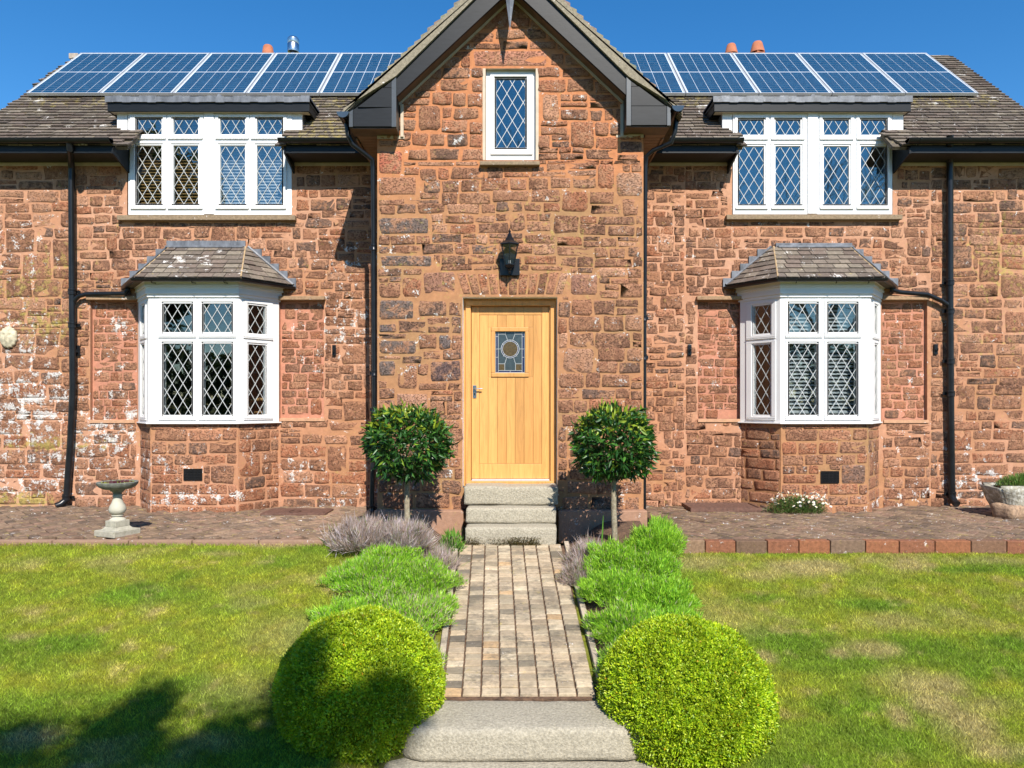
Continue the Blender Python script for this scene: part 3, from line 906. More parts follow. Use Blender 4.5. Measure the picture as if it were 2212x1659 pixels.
def reveal(name, fr, rect, depth, parent, sides='LRTB', tint=(.40, .20, .12)):
    a, b, c, e = rect; mb = MB(); th = .03
    if 'L' in sides: fr.box(mb, a - th, a, c - th, e + th, -depth, -.004, tint)
    if 'R' in sides: fr.box(mb, b, b + th, c - th, e + th, -depth, -.004, tint)
    if 'T' in sides: fr.box(mb, a, b, e, e + th, -depth, -.004, tint)
    if 'B' in sides: fr.box(mb, a, b, c - th, c, -depth, -.004, tint)
    return mb.build(name, M['mortar'], parent, tinted=True)

# ------------------------------------------------------------------ the cottage
cot = thing('cottage', 'red sandstone cottage with a central gabled porch, oak front door and white leaded windows', 'house', (0, 9.4, -1.45))
COT_INV = Vector((0, 9.4, -1.45))
def part(o):
    """hang a part built in world coordinates under the cottage"""
    o.parent = cot; o.matrix_parent_inverse = Matrix.Translation(-COT_INV); return o
def cpart(mb, name, mat, **k): return part(mb.build(name, mat, None, **k))

def mort_wing(X, Z):
    n = vnoise(X * 1.5, Z * 2, 15, 3)[:, None]
    a = np.array([.46, .225, .125]); b = np.array([.52, .285, .18]); c = np.array([.40, .205, .10])
    return a + (b - a) * np.clip((n - .4) * 3, 0, 1) + (c - a) * np.clip((.42 - n) * 4, 0, 1)
def mort_porch(X, Z):
    n = vnoise(X * 1.5, Z * 2, 16, 3)[:, None]
    up = np.clip((Z - 2.3) / .5, 0, 1)[:, None]
    a = np.array([.42, .205, .100]) + 0 * n; o = np.array([.50, .205, .092]); t = np.array([.36, .205, .098])
    c = a + (t - a) * np.clip((n - .35) * 2.5, 0, 1)
    return c + (o - c) * up
def mort_red(X, Z): return np.tile(np.array([.50, .225, .145]), (len(X), 1)) * (.85 + .3 * vnoise(X * 3, Z * 3, 4, 2))[:, None]

def rect(x0, y0, x1, y1, d):
    a = P(x0, y1, d); b = P(x1, y0, d)
    return (a.x, b.x, a.z, b.z)

frW = Fr((0, ZW, 0), (1, 0, 0), (0, -1, 0))
frP = Fr((0, ZP, 0), (1, 0, 0), (0, -1, 0))
frI = Fr((0, ZW + .055, 0), (1, 0, 0), (0, -1, 0))
WTOP = 3.42
GZ = -1.44
UW_L = rect(275, 247, 630, 465, ZW); UW_L = (UW_L[0], UW_L[1], UW_L[2], WTOP + .5)
UW_R = rect(1581.5, 247, 1928, 463, ZW); UW_R = (UW_R[0], UW_R[1], UW_R[2], WTOP + .5)
BAY_L = rect(296, 618, 603, 912, ZW); BAY_R = rect(1603, 618, 1905, 911, ZW)
IN = [rect(195, 648, 296, 908, ZW), rect(603, 648, 700, 904, ZW), rect(1507, 648, 1603, 905, ZW), rect(1905, 648, 2003, 907, ZW)]
SILL = [rect(252, 463, 637, 478, ZW), rect(1570, 461, 1950, 478, ZW)]
LEDGE = [rect(188, 640, 296, 649, ZW), rect(603, 640, 702, 649, ZW), rect(1505, 640, 1603, 649, ZW), rect(1905, 640, 2006, 649, ZW)]
VENT = [rect(398, 1013, 437, 1037, 9.0), rect(1773, 1018, 1811, 1043, 9.0)]
top_wing = lambda x: WTOP
PX0, PX1 = P(815, 0, ZP).x, P(1390, 0, ZP).x
wl = part(wall_sheet('wall', frW, (-7.15, -1.2), GZ, top_wing, [UW_L, BAY_L, IN[0], IN[1]], mort_wing, None, ZW))
wr_ = part(wall_sheet('wall', frW, (1.2, 7.15), GZ, top_wing, [UW_R, BAY_R, IN[2], IN[3]], mort_wing, None, ZW))
PW = rect(1049, 148, 1157, 346, ZP); DR = rect(999.5, 641, 1204, 1053, ZP)
APEX = 5.02
ptop = lambda x: APEX - .955 * abs(x)
wp = part(wall_sheet('wall', frP, (PX0, 0, PX1), GZ, ptop, [PW, DR], mort_porch, None, ZP))
wl["label"] = "lichen spotted wing wall beside the birdbath"; wr_["label"] = "wing wall behind the daisy clump"; wp["label"] = "gabled porch wall"
# porch side walls
mb = MB()
mb.box(PX0, PX0 + .3, ZP + .006, ZW, GZ, 3.45, (.42, .2, .11)).box(PX1 - .3, PX1, ZP + .006, ZW, GZ, 3.45, (.42, .2, .11))
cpart(mb, 'side_wall', M['mortar'], tinted=True)

rnd = random.Random(5)
def in_infill(cx, cz): return False
def put(fr, rects, pal, parent, d, proud=.012, rough=1.0, gable=None):
    for r in rects:
        cx, cz = (r[0] + r[1]) / 2, (r[2] + r[3]) / 2
        if gable and r[3] > ptop(cx) + .10: continue
        q = stone(fr, *r, pick(pal(cx, cz), rnd), rnd, proud, rough, d)
        q['parent'] = None; q['wall'] = parent
        PIECES.append(q)

exL = [(UW_L[0] - .05, UW_L[1] + .05, UW_L[2] - .09, UW_L[3]), (BAY_L[0], BAY_L[1], -1.5, BAY_L[3]), IN[0], IN[1], *LEDGE[:2]]
exR = [(UW_R[0] - .05, UW_R[1] + .05, UW_R[2] - .09, UW_R[3]), (BAY_R[0], BAY_R[1], -1.5, BAY_R[3]), IN[2], IN[3], *LEDGE[2:]]
zmid = P(0, 930, ZW).z
# far left: big coursed blocks; then mid; lower plinth rows larger
xa = P(160, 0, ZW).x; xb = P(1480, 0, ZW).x; xc = P(2010, 0, ZW).x
put(frW, courses(-7.15, xa, GZ + .05, WTOP - .25, exL, (.12, .21), (.28, .52), .015, rnd, 1, .08), pal_left, wl, ZW)
put(frW, courses(xa, -1.62, zmid, WTOP - .25, exL, (.10, .175), (.20, .44), .017, rnd, 1.6, .07, .12), pal_left, wl, ZW)
put(frW, courses(xa, -1.62, GZ + .02, zmid, exL, (.12, .20), (.26, .52), .017, rnd, .8, .06), pal_left, wl, ZW)
put(frW, courses(1.58, xb, GZ + .02, WTOP - .25, exR, (.08, .145), (.15, .36), .019, rnd, 1.8, .07, .10), pal_wing, wr_, ZW)
put(frW, courses(xb, xc, zmid, WTOP - .25, exR, (.095, .16), (.18, .40), .020, rnd, 1.6, .07, .12), pal_wing, wr_, ZW)
put(frW, courses(xb, xc, GZ + .02, zmid, exR, (.10, .16), (.24, .46), .016, rnd, .6, .05, .05), pal_wing, wr_, ZW)
put(frW, courses(xc, 7.15, GZ + .02, WTOP - .25, exR, (.11, .19), (.24, .50), .016, rnd, 1.2, .07), pal_wing, wr_, ZW)
for x0, x1, w_ in ((-7.15, -1.62, wl), (1.58, 7.15, wr_)):    # the dressed course under the eaves
    put(frW, courses(x0, x1, WTOP - .24, WTOP - .02, exL + exR, (.21, .215), (.34, .55), .022, rnd, 0, 0, 0), pal_wing, w_, ZW, .008, .4)

# recessed infill panels beside the bays
for k, r in enumerate(IN):
    w_ = wl if k < 2 else wr_
    ip = part(wall_sheet('infill_panel', frI, (r[0], r[1]), r[2], lambda x, r=r: r[3], [], mort_red, None, ZW))
    put(frI, courses(r[0] + .01, r[1] - .01, r[2] + .02, r[3] - .02, [], (.085, .135), (.16, .32), .013, rnd, .5, .05, .05), pal_infill, ip, ZW, .008, .8)
    part(reveal('reveal', frW, r, .06, None))
# ledges over and under the panels
for k, (x0, x1, y) in enumerate(((188, 296, 640), (603, 702, 640), (1505, 1603, 640), (1905, 2006, 640))):
    mb = MB(); r = rect(x0, y, x1, y + 8, ZW - .04); mb.box(r[0], r[1], ZW - .07, ZW + .05, r[2], r[3], (.34, .22, .13)); cpart(mb, 'lintel', M['tile'], tinted=True, bevel=.004)
for x0, x1, y in ((195, 292, 907), (606, 702, 903), (1507, 1600, 905), (1908, 2005, 907)):
    mb = MB(); r = rect(x0, y, x1, y + 7, ZW); mb.box(r[0], r[1], ZW - .018, ZW + .06, r[2], r[3], (.52, .30, .18)); cpart(mb, 'ledge', M['mortar'], tinted=True, bevel=.003)

# porch wall
RED1 = (.44, .155, .095)
archz = P(0, 641, ZP).z
ex_p = [(PW[0] - .02, PW[1] + .02, PW[2] - .07, PW[3] + .01), DR]
special = []
def sp(x0, y0, x1, y1, tint, rough=.6):
    r = rect(x0, y0, x1, y1, ZP); special.append(r); ex_p.append((r[0] - .008, r[1] + .008, r[2] - .008, r[3] + .008))
    q = stone(frP, *r, tint, rnd, .010, rough, ZP); q['wall'] = wp; PIECES.append(q)
sp(1019, 110, 1186, 143, (.44, .20, .13), .3)                          # lintel over the porch window
sp(817, 325, 869, 377, (.46, .15, .09), .5)                            # red block under the box end
sp(817, 382, 902, 422, (.40, .19, .11), .6)
sp(818, 470, 928, 505, (.165, .122, .105), .7); sp(820, 552, 934, 576, (.165, .122, .105), .7)
sp(818, 648, 895, 690, (.165, .122, .105), .7); sp(818, 735, 900, 765, (.165, .122, .105), .7); sp(818, 780, 855, 812, (.165, .122, .105), .6)
sp(1330, 372, 1388, 425, (.40, .23, .15), .4); sp(1338, 305, 1388, 330, (.20, .10, .07), .5)
sp(929, 780, 996, 824, (.13, .082, .075), .8); sp(855, 850, 925, 884, (.46, .25, .17), .4)
sp(914, 588, 985, 636, (.30, .15, .10), .6); sp(1232, 592, 1291, 638, (.32, .16, .11), .6)
# flat arch of voussoirs over the door
edges = np.linspace(0, 1, 12)
bx = [985 + (1232 - 985) * e for e in edges]; bxb = [1000 + (1216 - 1000) * e for e in edges]
for i in range(11):
    poly = [P(bxb[i] + 1.6, 637, ZP), P(bxb[i + 1] - 1.6, 637, ZP), P(bx[i + 1] - 1.6, 590 + rnd.uniform(-3, 3), ZP), P(bx[i] + 1.6, 590 + rnd.uniform(-3, 3), ZP)]
    pl = [(v.x, v.z) for v in poly]
    full = []
    for a in range(4):
        p0, p1 = pl[a], pl[(a + 1) % 4]
        full += [p0, ((p0[0] + p1[0]) / 2 + rnd.uniform(-.003, .003), (p0[1] + p1[1]) / 2 + rnd.uniform(-.003, .003))]
    full = full[::-1]
    us = [a for a, b in pl]; vs_ = [b for a, b in pl]
    q = stone(frP, min(us), max(us), min(vs_), max(vs_), pick([(RED, .6), (BROWN, .3), (PINK, .1)], rnd), rnd, .009, .5, ZP, poly=full); q['wall'] = wp; PIECES.append(q)
ex_p.append((P(985, 0, ZP).x, P(1232, 0, ZP).x, P(0, 638, ZP).z, P(0, 586, ZP).z))
z350 = P(0, 348, ZP).z; z600 = P(0, 600, ZP).z
put(frP, courses(PX0 + .01, PX1 - .01, z350, 4.95, ex_p, (.115, .175), (.20, .40), .022, rnd, .8, .05, .12), pal_porch, wp, ZP, .020, 1, gable=True)
put(frP, courses(PX0 + .01, PX1 - .01, z600, z350, ex_p, (.10, .165), (.20, .46), .016, rnd, 1.2, .06), pal_porch, wp, ZP, .011)
put(frP, courses(PX0 + .01, PX1 - .01, -1.27, z600, ex_p, (.12, .20), (.22, .44), .017, rnd, 1.0, .06), pal_porch, wp, ZP, .012)
# plinth ledge of the porch
for x0, x1 in ((808, 1001), (1206, 1398)):
    mb = MB(); r = rect(x0, 1103, x1, 1120, ZP - .1)
    mb.box(r[0], r[1], ZP - .12, ZP + .02, -1.62, r[3], (.36, .21, .14)); cpart(mb, 'plinth', M['mortar'], tinted=True, bevel=.012)
cpart(reveal_mb := MB().box(DR[0] - .03, DR[0], ZP + .004, ZP + .3, DR[2], DR[3]).box(DR[1], DR[1] + .03, ZP + .004, ZP + .3, DR[2], DR[3]).box(DR[0] - .03, DR[1] + .03, ZP + .004, ZP + .3, DR[3], DR[3] + .03), 'door_reveal', M['mortar'], tinted=True)

# bay base walls: three faces each
def bay_geo(cx):
    return dict(front=[(cx - .57, 8.98), (cx + .57, 8.98)], left=[(cx - .935, 9.43), (cx - .57, 8.98)], right=[(cx + .57, 8.98), (cx + .935, 9.43)])
def face_frame(a, b):
    u = Vector((b[0] - a[0], b[1] - a[1], 0)); L = u.length; u.normalize(); n = Vector((u.y, -u.x, 0))
    return Fr((a[0], a[1], 0), u, n), L
for cx, w_, vent in ((-4.03, wl, VENT[0]), (3.965, wr_, VENT[1])):
    inset = .03
    pts = [(cx - .93, 9.47), (cx - .555, 9.0), (cx + .555, 9.0), (cx + .93, 9.47)]
    base = part(bpy.data.objects.new('bay_base', None)) if False else None
    for i in range(3):
        fr, L = face_frame(pts[i], pts[i + 1])
        ex = []
        if i == 1: ex = [(vent[0] - pts[1][0] - .01, vent[1] - pts[1][0] + .01, vent[2] - .01, vent[3] + .01)]
        sh = part(wall_sheet('bay_wall', fr, (0, L), GZ, lambda x: -.262, [(a, b, c, d) for a, b, c, d in ex] if False else [], mort_wing if cx < 0 else mort_porch, None, ZW))
        rs = courses(.008, L - .008, GZ + .02, -.28, ex, (.115, .17), (.24, .46), .013, random.Random(3 + i), .5, .06, .04)
        for r in rs:
            q = stone(fr, *r, pick(pal_base(0, 0), rnd), rnd, .010, .7, ZW); q['wall'] = sh; PIECES.append(q)
def piece_parent(q): return q['wall']
order = sorted(range(len(PIECES)), key=lambda i: -PIECES[i]['size'])
for i in order[:300]:
    q = PIECES[i]; c = q['V'].mean(0)
    me = make_mesh('stone', q['V'] - c, q['F'], tint=q['t'], lich=q['l'], moss=q['m'], smooth=True)
    o = link('stone', me, M['stone'])
    o.location = tuple(c); o.parent = q['wall']
rest = [dict(PIECES[i], parent=None) for i in order[300:]]
V = np.concatenate([q['V'] for q in rest]); F = []; b = 0
for q in rest:
    F += [tuple(j + b for j in f) for f in q['F']]; b += len(q['V'])
me = make_mesh('stonework', V, F, tint=np.concatenate([q['t'] for q in rest]), lich=np.concatenate([q['l'] for q in rest]), moss=np.concatenate([q['m'] for q in rest]), smooth=True)
part(link('stonework', me, M['stone'], kind='stuff'))

# ------------------------------------------------------------------ windows
def light(fr, win, sash, pane, lat, glass, name='sash', lift=.012, latw=.0062, phase=(0, 0)):
    """one opening light: sash ring, bead, glass and its leaded diamonds, all sub-parts of the window"""
    mb = MB()
    su0, su1, sv0, sv1 = sash; a0, a1, b0, b1 = pane
    g = .004
    ring_bars(fr, mb, (su0 + g, su1 - g, sv0 + g, sv1 - g), (a0 - .022, a1 + .022, b0 - .022, b1 + .022), -.03, lift)
    ring_bars(fr, mb, (a0 - .0215, a1 + .0215, b0 - .0215, b1 + .0215), (a0, a1, b0, b1), -.03, lift - .012)
    o = mb.build(name, M['upvc'], None, bevel=.003); o.parent = win
    mb = MB(); fr.box(mb, a0 - .004, a1 + .004, b0 - .004, b1 + .004, -.026, -.020)
    o = mb.build('pane', M[glass], None); o.parent = win
    mb = MB(); lattice(fr, mb, (a0, a1, b0, b1), lat[0], lat[1], -.0198, w=latw, phase=phase)
    o = mb.build('lattice', M['came'], None); o.parent = win

def upper_window(label, y, outer, mull, lights, lat, glass='glass', phases=None):
    fr = Fr((0, y, 0), (1, 0, 0), (0, -1, 0))
    o0, o1, p0, p1 = rect(*outer, y)
    mb = MB()
    win = part(MB().box(o0, o0 + .001, y + .05, y + .051, p0, p0 + .001).build('window', M['upvc']))
    mb = MB()
    pr = [rect(*l[0], y) for l in lights]
    ring_bars(fr, mb, (o0, o1, p0, p1), (min(q[0] for q in pr), max(q[1] for q in pr), min(q[2] for q in pr), max(q[3] for q in pr)), -.06, 0)
    me = None
    us = sorted({round(q[0], 4) for q in pr} | {round(q[1], 4) for q in pr})
    vs = sorted({round(q[2], 4) for q in pr} | {round(q[3], 4) for q in pr})
    cols_ = sorted({(round(q[0], 4), round(q[1], 4)) for q in pr})
    for a, b in zip(cols_[:-1], cols_[1:]): fr.box(mb, a[1], b[0], vs[0], vs[-1], -.06, -.001)
    for m in mull:
        r = rect(*m, y); fr.box(mb, r[0], r[1], r[2], r[3], -.001, .016)
    rows_ = sorted({(round(q[2], 4), round(q[3], 4)) for q in pr})
    for a, b in zip(rows_[:-1], rows_[1:]):
        for c in cols_: fr.box(mb, c[0], c[1], a[1], b[0], -.06, -.001)
    for s0, s1, z in {(rect(*l[1], y)[0], rect(*l[1], y)[1], rect(*l[1], y)[2]) for l in lights}:   # little drip bars under each light
        fr.box(mb, s0 + .01, s1 - .01, z - .012, z - .002, 0, .022)
    bpy.data.objects.remove(win)
    win = cpart(mb, 'window', M['upvc'], bevel=.003)
    win["label"] = label
    for i, (pn, sh) in enumerate(lights):
        ph = phases[i] if phases else (0, 0)
        light(fr, win, rect(*sh, y), rect(*pn, y), lat, glass, phase=ph)
    return win

YU = ZW - .01
cl = [(295.2, 348.8, 281, 360.5), (374, 428, 361.5, 440), (475.2, 529.2, 464, 539.5), (554.8, 608.8, 540.5, 620)]
lights = []
for a, b, s0, s1 in cl:
    lights.append(((a, 256.5, b, 290), (s0, 247.5, s1, 299)))
    lights.append(((a, 314, b, 440.5), (s0, 305, s1, 450)))
upper_window('wide upper window over the birdbath side', YU, (277, 240, 630, 464), [(441.5, 243, 462.5, 463)], lights, (.136, .221))
cr = [(1596.4, 1650.4, 1586.5, 1660.5), (1675.2, 1729.2, 1664, 1740), (1779.6, 1834, 1769, 1845), (1859.6, 1914, 1848.5, 1923)]
lights = []
for a, b, s0, s1 in cr:
    lights.append(((a, 258.5, b, 291), (s0, 248.5, s1, 300.5)))
    lights.append(((a, 315.5, b, 441), (s0, 306, s1, 450)))
upper_window('wide upper window over the daisies side', YU, (1583.2, 240, 1927.5, 463), [(1744.5, 243, 1765.5, 462)], lights, (.136, .221))
pw = upper_window('narrow porch window under the gable', ZP + .06, (1050, 147.5, 1157, 346), [], [((1071.6, 170, 1134.4, 318.8), (1058, 156.5, 1152.5, 332.5))], (.128, .215))
# plaster surround and stone sill of the porch window
mb = MB(); r = PW
ring_bars(frP, mb, (r[0] - .035, r[1] + .035, r[2], r[3] + .0), (r[0] - .001, r[1] + .001, r[2] + .001, r[3] - .001), -.07, .004)
cpart(mb, 'window_surround', M['cream'], bevel=.006)
def sill_stone(x0, x1, y0, y1, d, proud, col=(.27, .20, .13)):
    r = rect(x0, y0, x1, y1, d - proud); mb = MB(); mb.box(r[0], r[1], d - proud, d + .03, r[2], r[3], col); return cpart(mb, 'sill', M['tile'], tinted=True, bevel=.006)
sill_stone(1036.5, 1166, 347.5, 356, ZP, .07)
sill_stone(252, 637, 464.5, 475, ZW, .08); sill_stone(1570, 1950, 463.5, 473.5, ZW, .08)

# rooms behind the glass
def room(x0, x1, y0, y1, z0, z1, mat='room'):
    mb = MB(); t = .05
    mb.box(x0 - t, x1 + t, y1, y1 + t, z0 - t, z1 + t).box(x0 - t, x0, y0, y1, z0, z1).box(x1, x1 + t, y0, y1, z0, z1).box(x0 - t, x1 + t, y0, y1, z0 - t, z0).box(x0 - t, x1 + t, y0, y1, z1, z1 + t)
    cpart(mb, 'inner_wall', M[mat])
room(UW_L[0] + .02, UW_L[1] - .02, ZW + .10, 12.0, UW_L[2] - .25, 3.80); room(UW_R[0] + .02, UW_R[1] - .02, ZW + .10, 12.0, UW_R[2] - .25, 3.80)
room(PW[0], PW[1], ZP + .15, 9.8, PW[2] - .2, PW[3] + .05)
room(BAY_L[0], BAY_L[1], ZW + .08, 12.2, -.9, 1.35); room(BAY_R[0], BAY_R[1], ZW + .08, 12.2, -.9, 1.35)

# ------------------------------------------------------------------ bay windows
def bay(cx, label, fx, side_l, side_r, sgn):
    """fx: photo x spans of the front lights; side spans given as fractions along the canted faces"""
    g = bay_geo(cx); zt, zb = P(0, 641, 8.98).z, P(0, 913, 8.98).z
    win = None
    faces = []
    root = MB()
    pts = [(cx - .935, 9.43), (cx - .57, 8.98), (cx + .57, 8.98), (cx + .935, 9.43)]
    def v_(y): return P(0, y, 8.98).z
    T = (v_(655.5), v_(717.5)); B = (v_(742), v_(896.5)); ST = (v_(646), v_(727)); SB = (v_(733), v_(905))
    spans = [side_l, None, side_r]
    lights_ = []
    for i in range(3):
        fr, L = face_frame(pts[i], pts[i + 1])
        if i == 1:
            ls = []
            for a, b, s0, s1 in fx:
                k = 8.98 / FPX
                ls.append(((a - CX) * k - pts[1][0], (b - CX) * k - pts[1][0], (s0 - CX) * k - pts[1][0], (s1 - CX) * k - pts[1][0]))
        else: ls = [tuple(q * L for q in spans[i])]
        us = [0] + [q for a, b, s0, s1 in ls for q in (a, b)] + [L]
        for a, b in zip(us[0::2], us[1::2]): fr.box(root, a, b, zb, zt, -.07, 0)       # stiles and mullions
        for a, b, s0, s1 in ls:
            fr.box(root, a, b, zb, B[1], -.07, -.001); fr.box(root, a, b, B[0], T[1], -.07, -.001); fr.box(root, a, b, T[0], zt, -.07, -.001)
            for z in (ST[1], SB[1]): fr.box(root, s0 + .004, s1 - .004, z - .014, z - .004, 0, .018)
            lights_.append((fr, (s0, s1, ST[1], ST[0]), (a, b, T[1], T[0]))); lights_.append((fr, (s0, s1, SB[1], SB[0]), (a, b, B[1], B[0])))
        # bottom rail moulding and cornice steps
    def band(mb, off, z0, z1, th=.05):
        o = [(cx - .935 - off * .9, 9.44), (cx - .57 - off * .41, 8.98 - off), (cx + .57 + off * .41, 8.98 - off), (cx + .935 + off * .9, 9.44)]
        inn = [(cx - .86, 9.44), (cx - .54, 9.04), (cx + .54, 9.04), (cx + .86, 9.44)]
        for i in range(3):
            a, b, c, d = o[i], o[i + 1], inn[i + 1], inn[i]
            mb.hexa([(*a, z0), (*b, z0), (*c, z0), (*d, z0), (*a, z1), (*b, z1), (*c, z1), (*d, z1)])
    win = cpart(root, 'bay_window', M['upvc'], bevel=.003); win["label"] = label
    mb = MB(); band(mb, .035, P(0, 916, 8.95).z, zb - .001); o = mb.build('sill', M['upvc'], win, bevel=.004)
    mb = MB()
    for off, ya, yb in ((.022, 642, 635.5), (.045, 635.5, 629), (.038, 629, 621), (.06, 621, 616.5), (.055, 616.5, 611), (.075, 611, 606)):
        band(mb, off, P(0, ya, 8.98).z + .0005, P(0, yb, 8.98).z)
    mb.build('cornice', M['upvc'], win, bevel=.002)
    for k, (fr, sh, pn) in enumerate(lights_):
        light(fr, win, sh, pn, (.136, .222), 'glass_low', latw=.0068, phase=(.25 if k % 2 else .25, .3))
    return win
bay(-4.03, 'bay window above the birdbath', [(353.2, 414, 342, 425), (439.2, 500, 428.5, 511)], (.34, .64, .18, .82), (.24, .66, .10, .84), -1)
bay(3.965, 'bay window above the daisies', [(1705.2, 1764.4, 1695, 1777), (1790, 1850, 1779.5, 1861)], (.34, .76, .16, .90), (.36, .66, .18, .82), 1)

# blinds inside
def blind(label, x0, x1, y, z0, z1, n, mat, tilt, group=None, x_tapes=()):
    t = thing('window_blind', label, 'blind', ((x0 + x1) / 2, y, z0), group)
    w = (x1 - x0) / 2
    mb = MB(); mb.box(-w, w, -.012, .012, -.003, .0, None)
    s = .024
    m = MB(); c, sn = math.cos(tilt) * s, math.sin(tilt) * s
    m.hexa([(-w, -c, -sn - .0015), (w, -c, -sn - .0015), (w, c, sn - .0015), (-w, c, sn - .0015), (-w, -c, -sn + .0015), (w, -c, -sn + .0015), (w, c, sn + .0015), (-w, c, sn + .0015)])
    me = make_mesh('slat', np.array(m.v), m.f)
    for k in range(n): link('slat', me, M[mat], t, loc=(0, 0, .03 + (z1 - z0 - .05) * k / (n - 1)))
    m = MB(); m.box(-w, w, -.02, .02, 0, .014); m.box(-w, w, -.025, .025, z1 - z0, z1 - z0 + .04); m.build('rail', M[mat], t)
    m = MB()
    for f in (-.7, 0, .7): m.box(w * f - .002, w * f + .002, -.001, .001, 0, z1 - z0)
    m.build('cord', M[mat], t)
zb_, zt_ = P(0, 893, 9.1).z, P(0, 650, 9.1).z
blind('white slatted blind behind the two front lights of the bay above the daisies', 3.965 - .52, 3.965 + .52, 9.15, zb_, zt_, 30, 'slatwhite', .65)
r = rect(288, 250, 436, 448, ZW + .14); blind('brown wooden slatted blind behind two lights of the upper window, above the birdbath', r[0], r[1], ZW + .16, r[2], r[3], 30, 'slatwood', .7)
r = rect(468, 250, 616, 448, ZW + .14); blind('white slatted blind reflecting the sky in the upper window, above the birdbath', r[0], r[1], ZW + .16, r[2], r[3], 30, 'slatwhite', .9)
# small things seen through the glass
p = P(1873, 415, ZW + .3)
t = thing('table_lamp', 'tan lamp shade leaning inside the upper window over the daisies', 'lamp', (p.x, ZW + .3, p.z - .2))
MB().lathe([(.125, .10), (.075, .30)], n=18).build('lamp_shade', plain('shade_fabric', (.62, .42, .18), .8), t, smooth=True)
MB().lathe([(.05, 0), (.05, .01), (.012, .02), (.012, .12)], n=12).build('base', M['darkwood'], t)
def chair_back(label, x, y, w, h):
    p = P(x, y, 9.9); t = thing('dining_chair', label, 'chair', (p.x, 9.9, p.z - .5))
    mb = MB(); mb.tube([(-w / 2, 0, 0), (-w / 2, 0, h * .8), (-w / 2 + .05, 0, h)], .018, 8); mb.tube([(w / 2, 0, 0), (w / 2, 0, h * .8), (w / 2 - .05, 0, h)], .018, 8)
    mb.build('leg', M['oak'], t)
    MB().tube([(-w / 2 + .03, 0, h), (0, -.02, h + .02), (w / 2 - .03, 0, h)], .022, 8).tube([(-w / 2, 0, h * .7), (w / 2, 0, h * .7)], .014, 8).build('backrest', M['oak'], t)
    MB().box(-w / 2, w / 2, 0, .4, -.02, .02).build('seat', M['oak'], t, bevel=.008)
chair_back('honey coloured wooden chair seen through the canted light of the bay above the birdbath', 562, 873, .34, .55)
chair_back('round backed wooden chair in the first front light of the bay above the birdbath', 362, 880, .34, .5)

# ------------------------------------------------------------------ oak door
YD = ZP + .20
frD = Fr((0, YD, 0), (1, 0, 0), (0, -1, 0))
def dr(x0, y0, x1, y1): return rect(x0, y0, x1, y1, YD)
o = rect(1000.5, 646, 1203.5, 1049, YD); inn = dr(1018, 662.5, 1186.5, 1037)
mb = MB(); ring_bars(frD, mb, (DR[0] + .002, DR[1] - .002, P(0, 1049, YD).z, DR[3] - .001), (inn[0], inn[1], inn[2], inn[3]), -.05, .05)
q = dr(1009, 654, 1194, 1043); ring_bars(frD, mb, (q[0] - .012, q[1] + .03, q[2] - .005, q[3] + .01), (inn[0] - .004, inn[1] + .012, inn[2] - .004, inn[3] + .004), .05, .075)
cpart(mb, 'door_frame', M['oakframe'], bevel=.003)
leaf = dr(1018.9, 663.4, 1185.6, 1033.5)
mb = MB()
door = None
win_r = dr(1061, 707.5, 1142.5, 814.5); gl_r = dr(1069.8, 716.5, 1134.2, 805.5)
# backing leaf with hole for the light
frD.box(mb, leaf[0], gl_r[0], leaf[2], leaf[3], -.02, .008); frD.box(mb, gl_r[1], leaf[1], leaf[2], leaf[3], -.02, .008)
frD.box(mb, gl_r[0], gl_r[1], leaf[2], gl_r[2], -.02, .008); frD.box(mb, gl_r[0], gl_r[1], gl_r[3], leaf[3], -.02, .008)
door = cpart(mb, 'door', M['oakframe'])
def dpart(x0, y0, x1, y1, name, d0=.008, d1=.024, mat='oak'):
    r = dr(x0, y0, x1, y1); c = frD.p((r[0] + r[1]) / 2, (r[2] + r[3]) / 2, 0)
    m = MB(); frD.box(m, r[0], r[1], r[2], r[3], d0, d1)
    o = m.build(name, M[mat], None, bevel=.0025); o.parent = door; return o
dpart(1019, 663.5, 1035.4, 1033.5, 'stile'); dpart(1170.6, 663.5, 1185.5, 1033.5, 'stile')
dpart(1035.6, 663.5, 1170.4, 680.6, 'rail'); dpart(1035.6, 1001.6, 1170.4, 1033.5, 'rail')
xs_ = [1035.8, 1054.4, 1074.4, 1093.6, 1112.8, 1132, 1151.6, 1170.2]
for i in range(7):
    a, b = xs_[i] + .25, xs_[i + 1] - .25
    wa, wb = 1061, 1142.5
    if b <= wa or a >= wb: dpart(a, 681, b, 1001.2, 'plank', .008, .019)
    else:
        dpart(a, 681, b, 707.2, 'plank', .008, .019); dpart(a, 814.8, b, 1001.2, 'plank', .008, .019)
        if a < wa: dpart(a, 707.4, wa - .3, 814.6, 'plank', .008, .019)
        if b > wb: dpart(wb + .3, 707.4, b, 814.6, 'plank', .008, .019)
m = MB(); ring_bars(frD, m, (win_r[0], win_r[1], win_r[2], win_r[3]), (gl_r[0], gl_r[1], gl_r[2], gl_r[3]), .008, .034)
o = m.build('bead', M['oak'], None, bevel=.006); o.parent = door
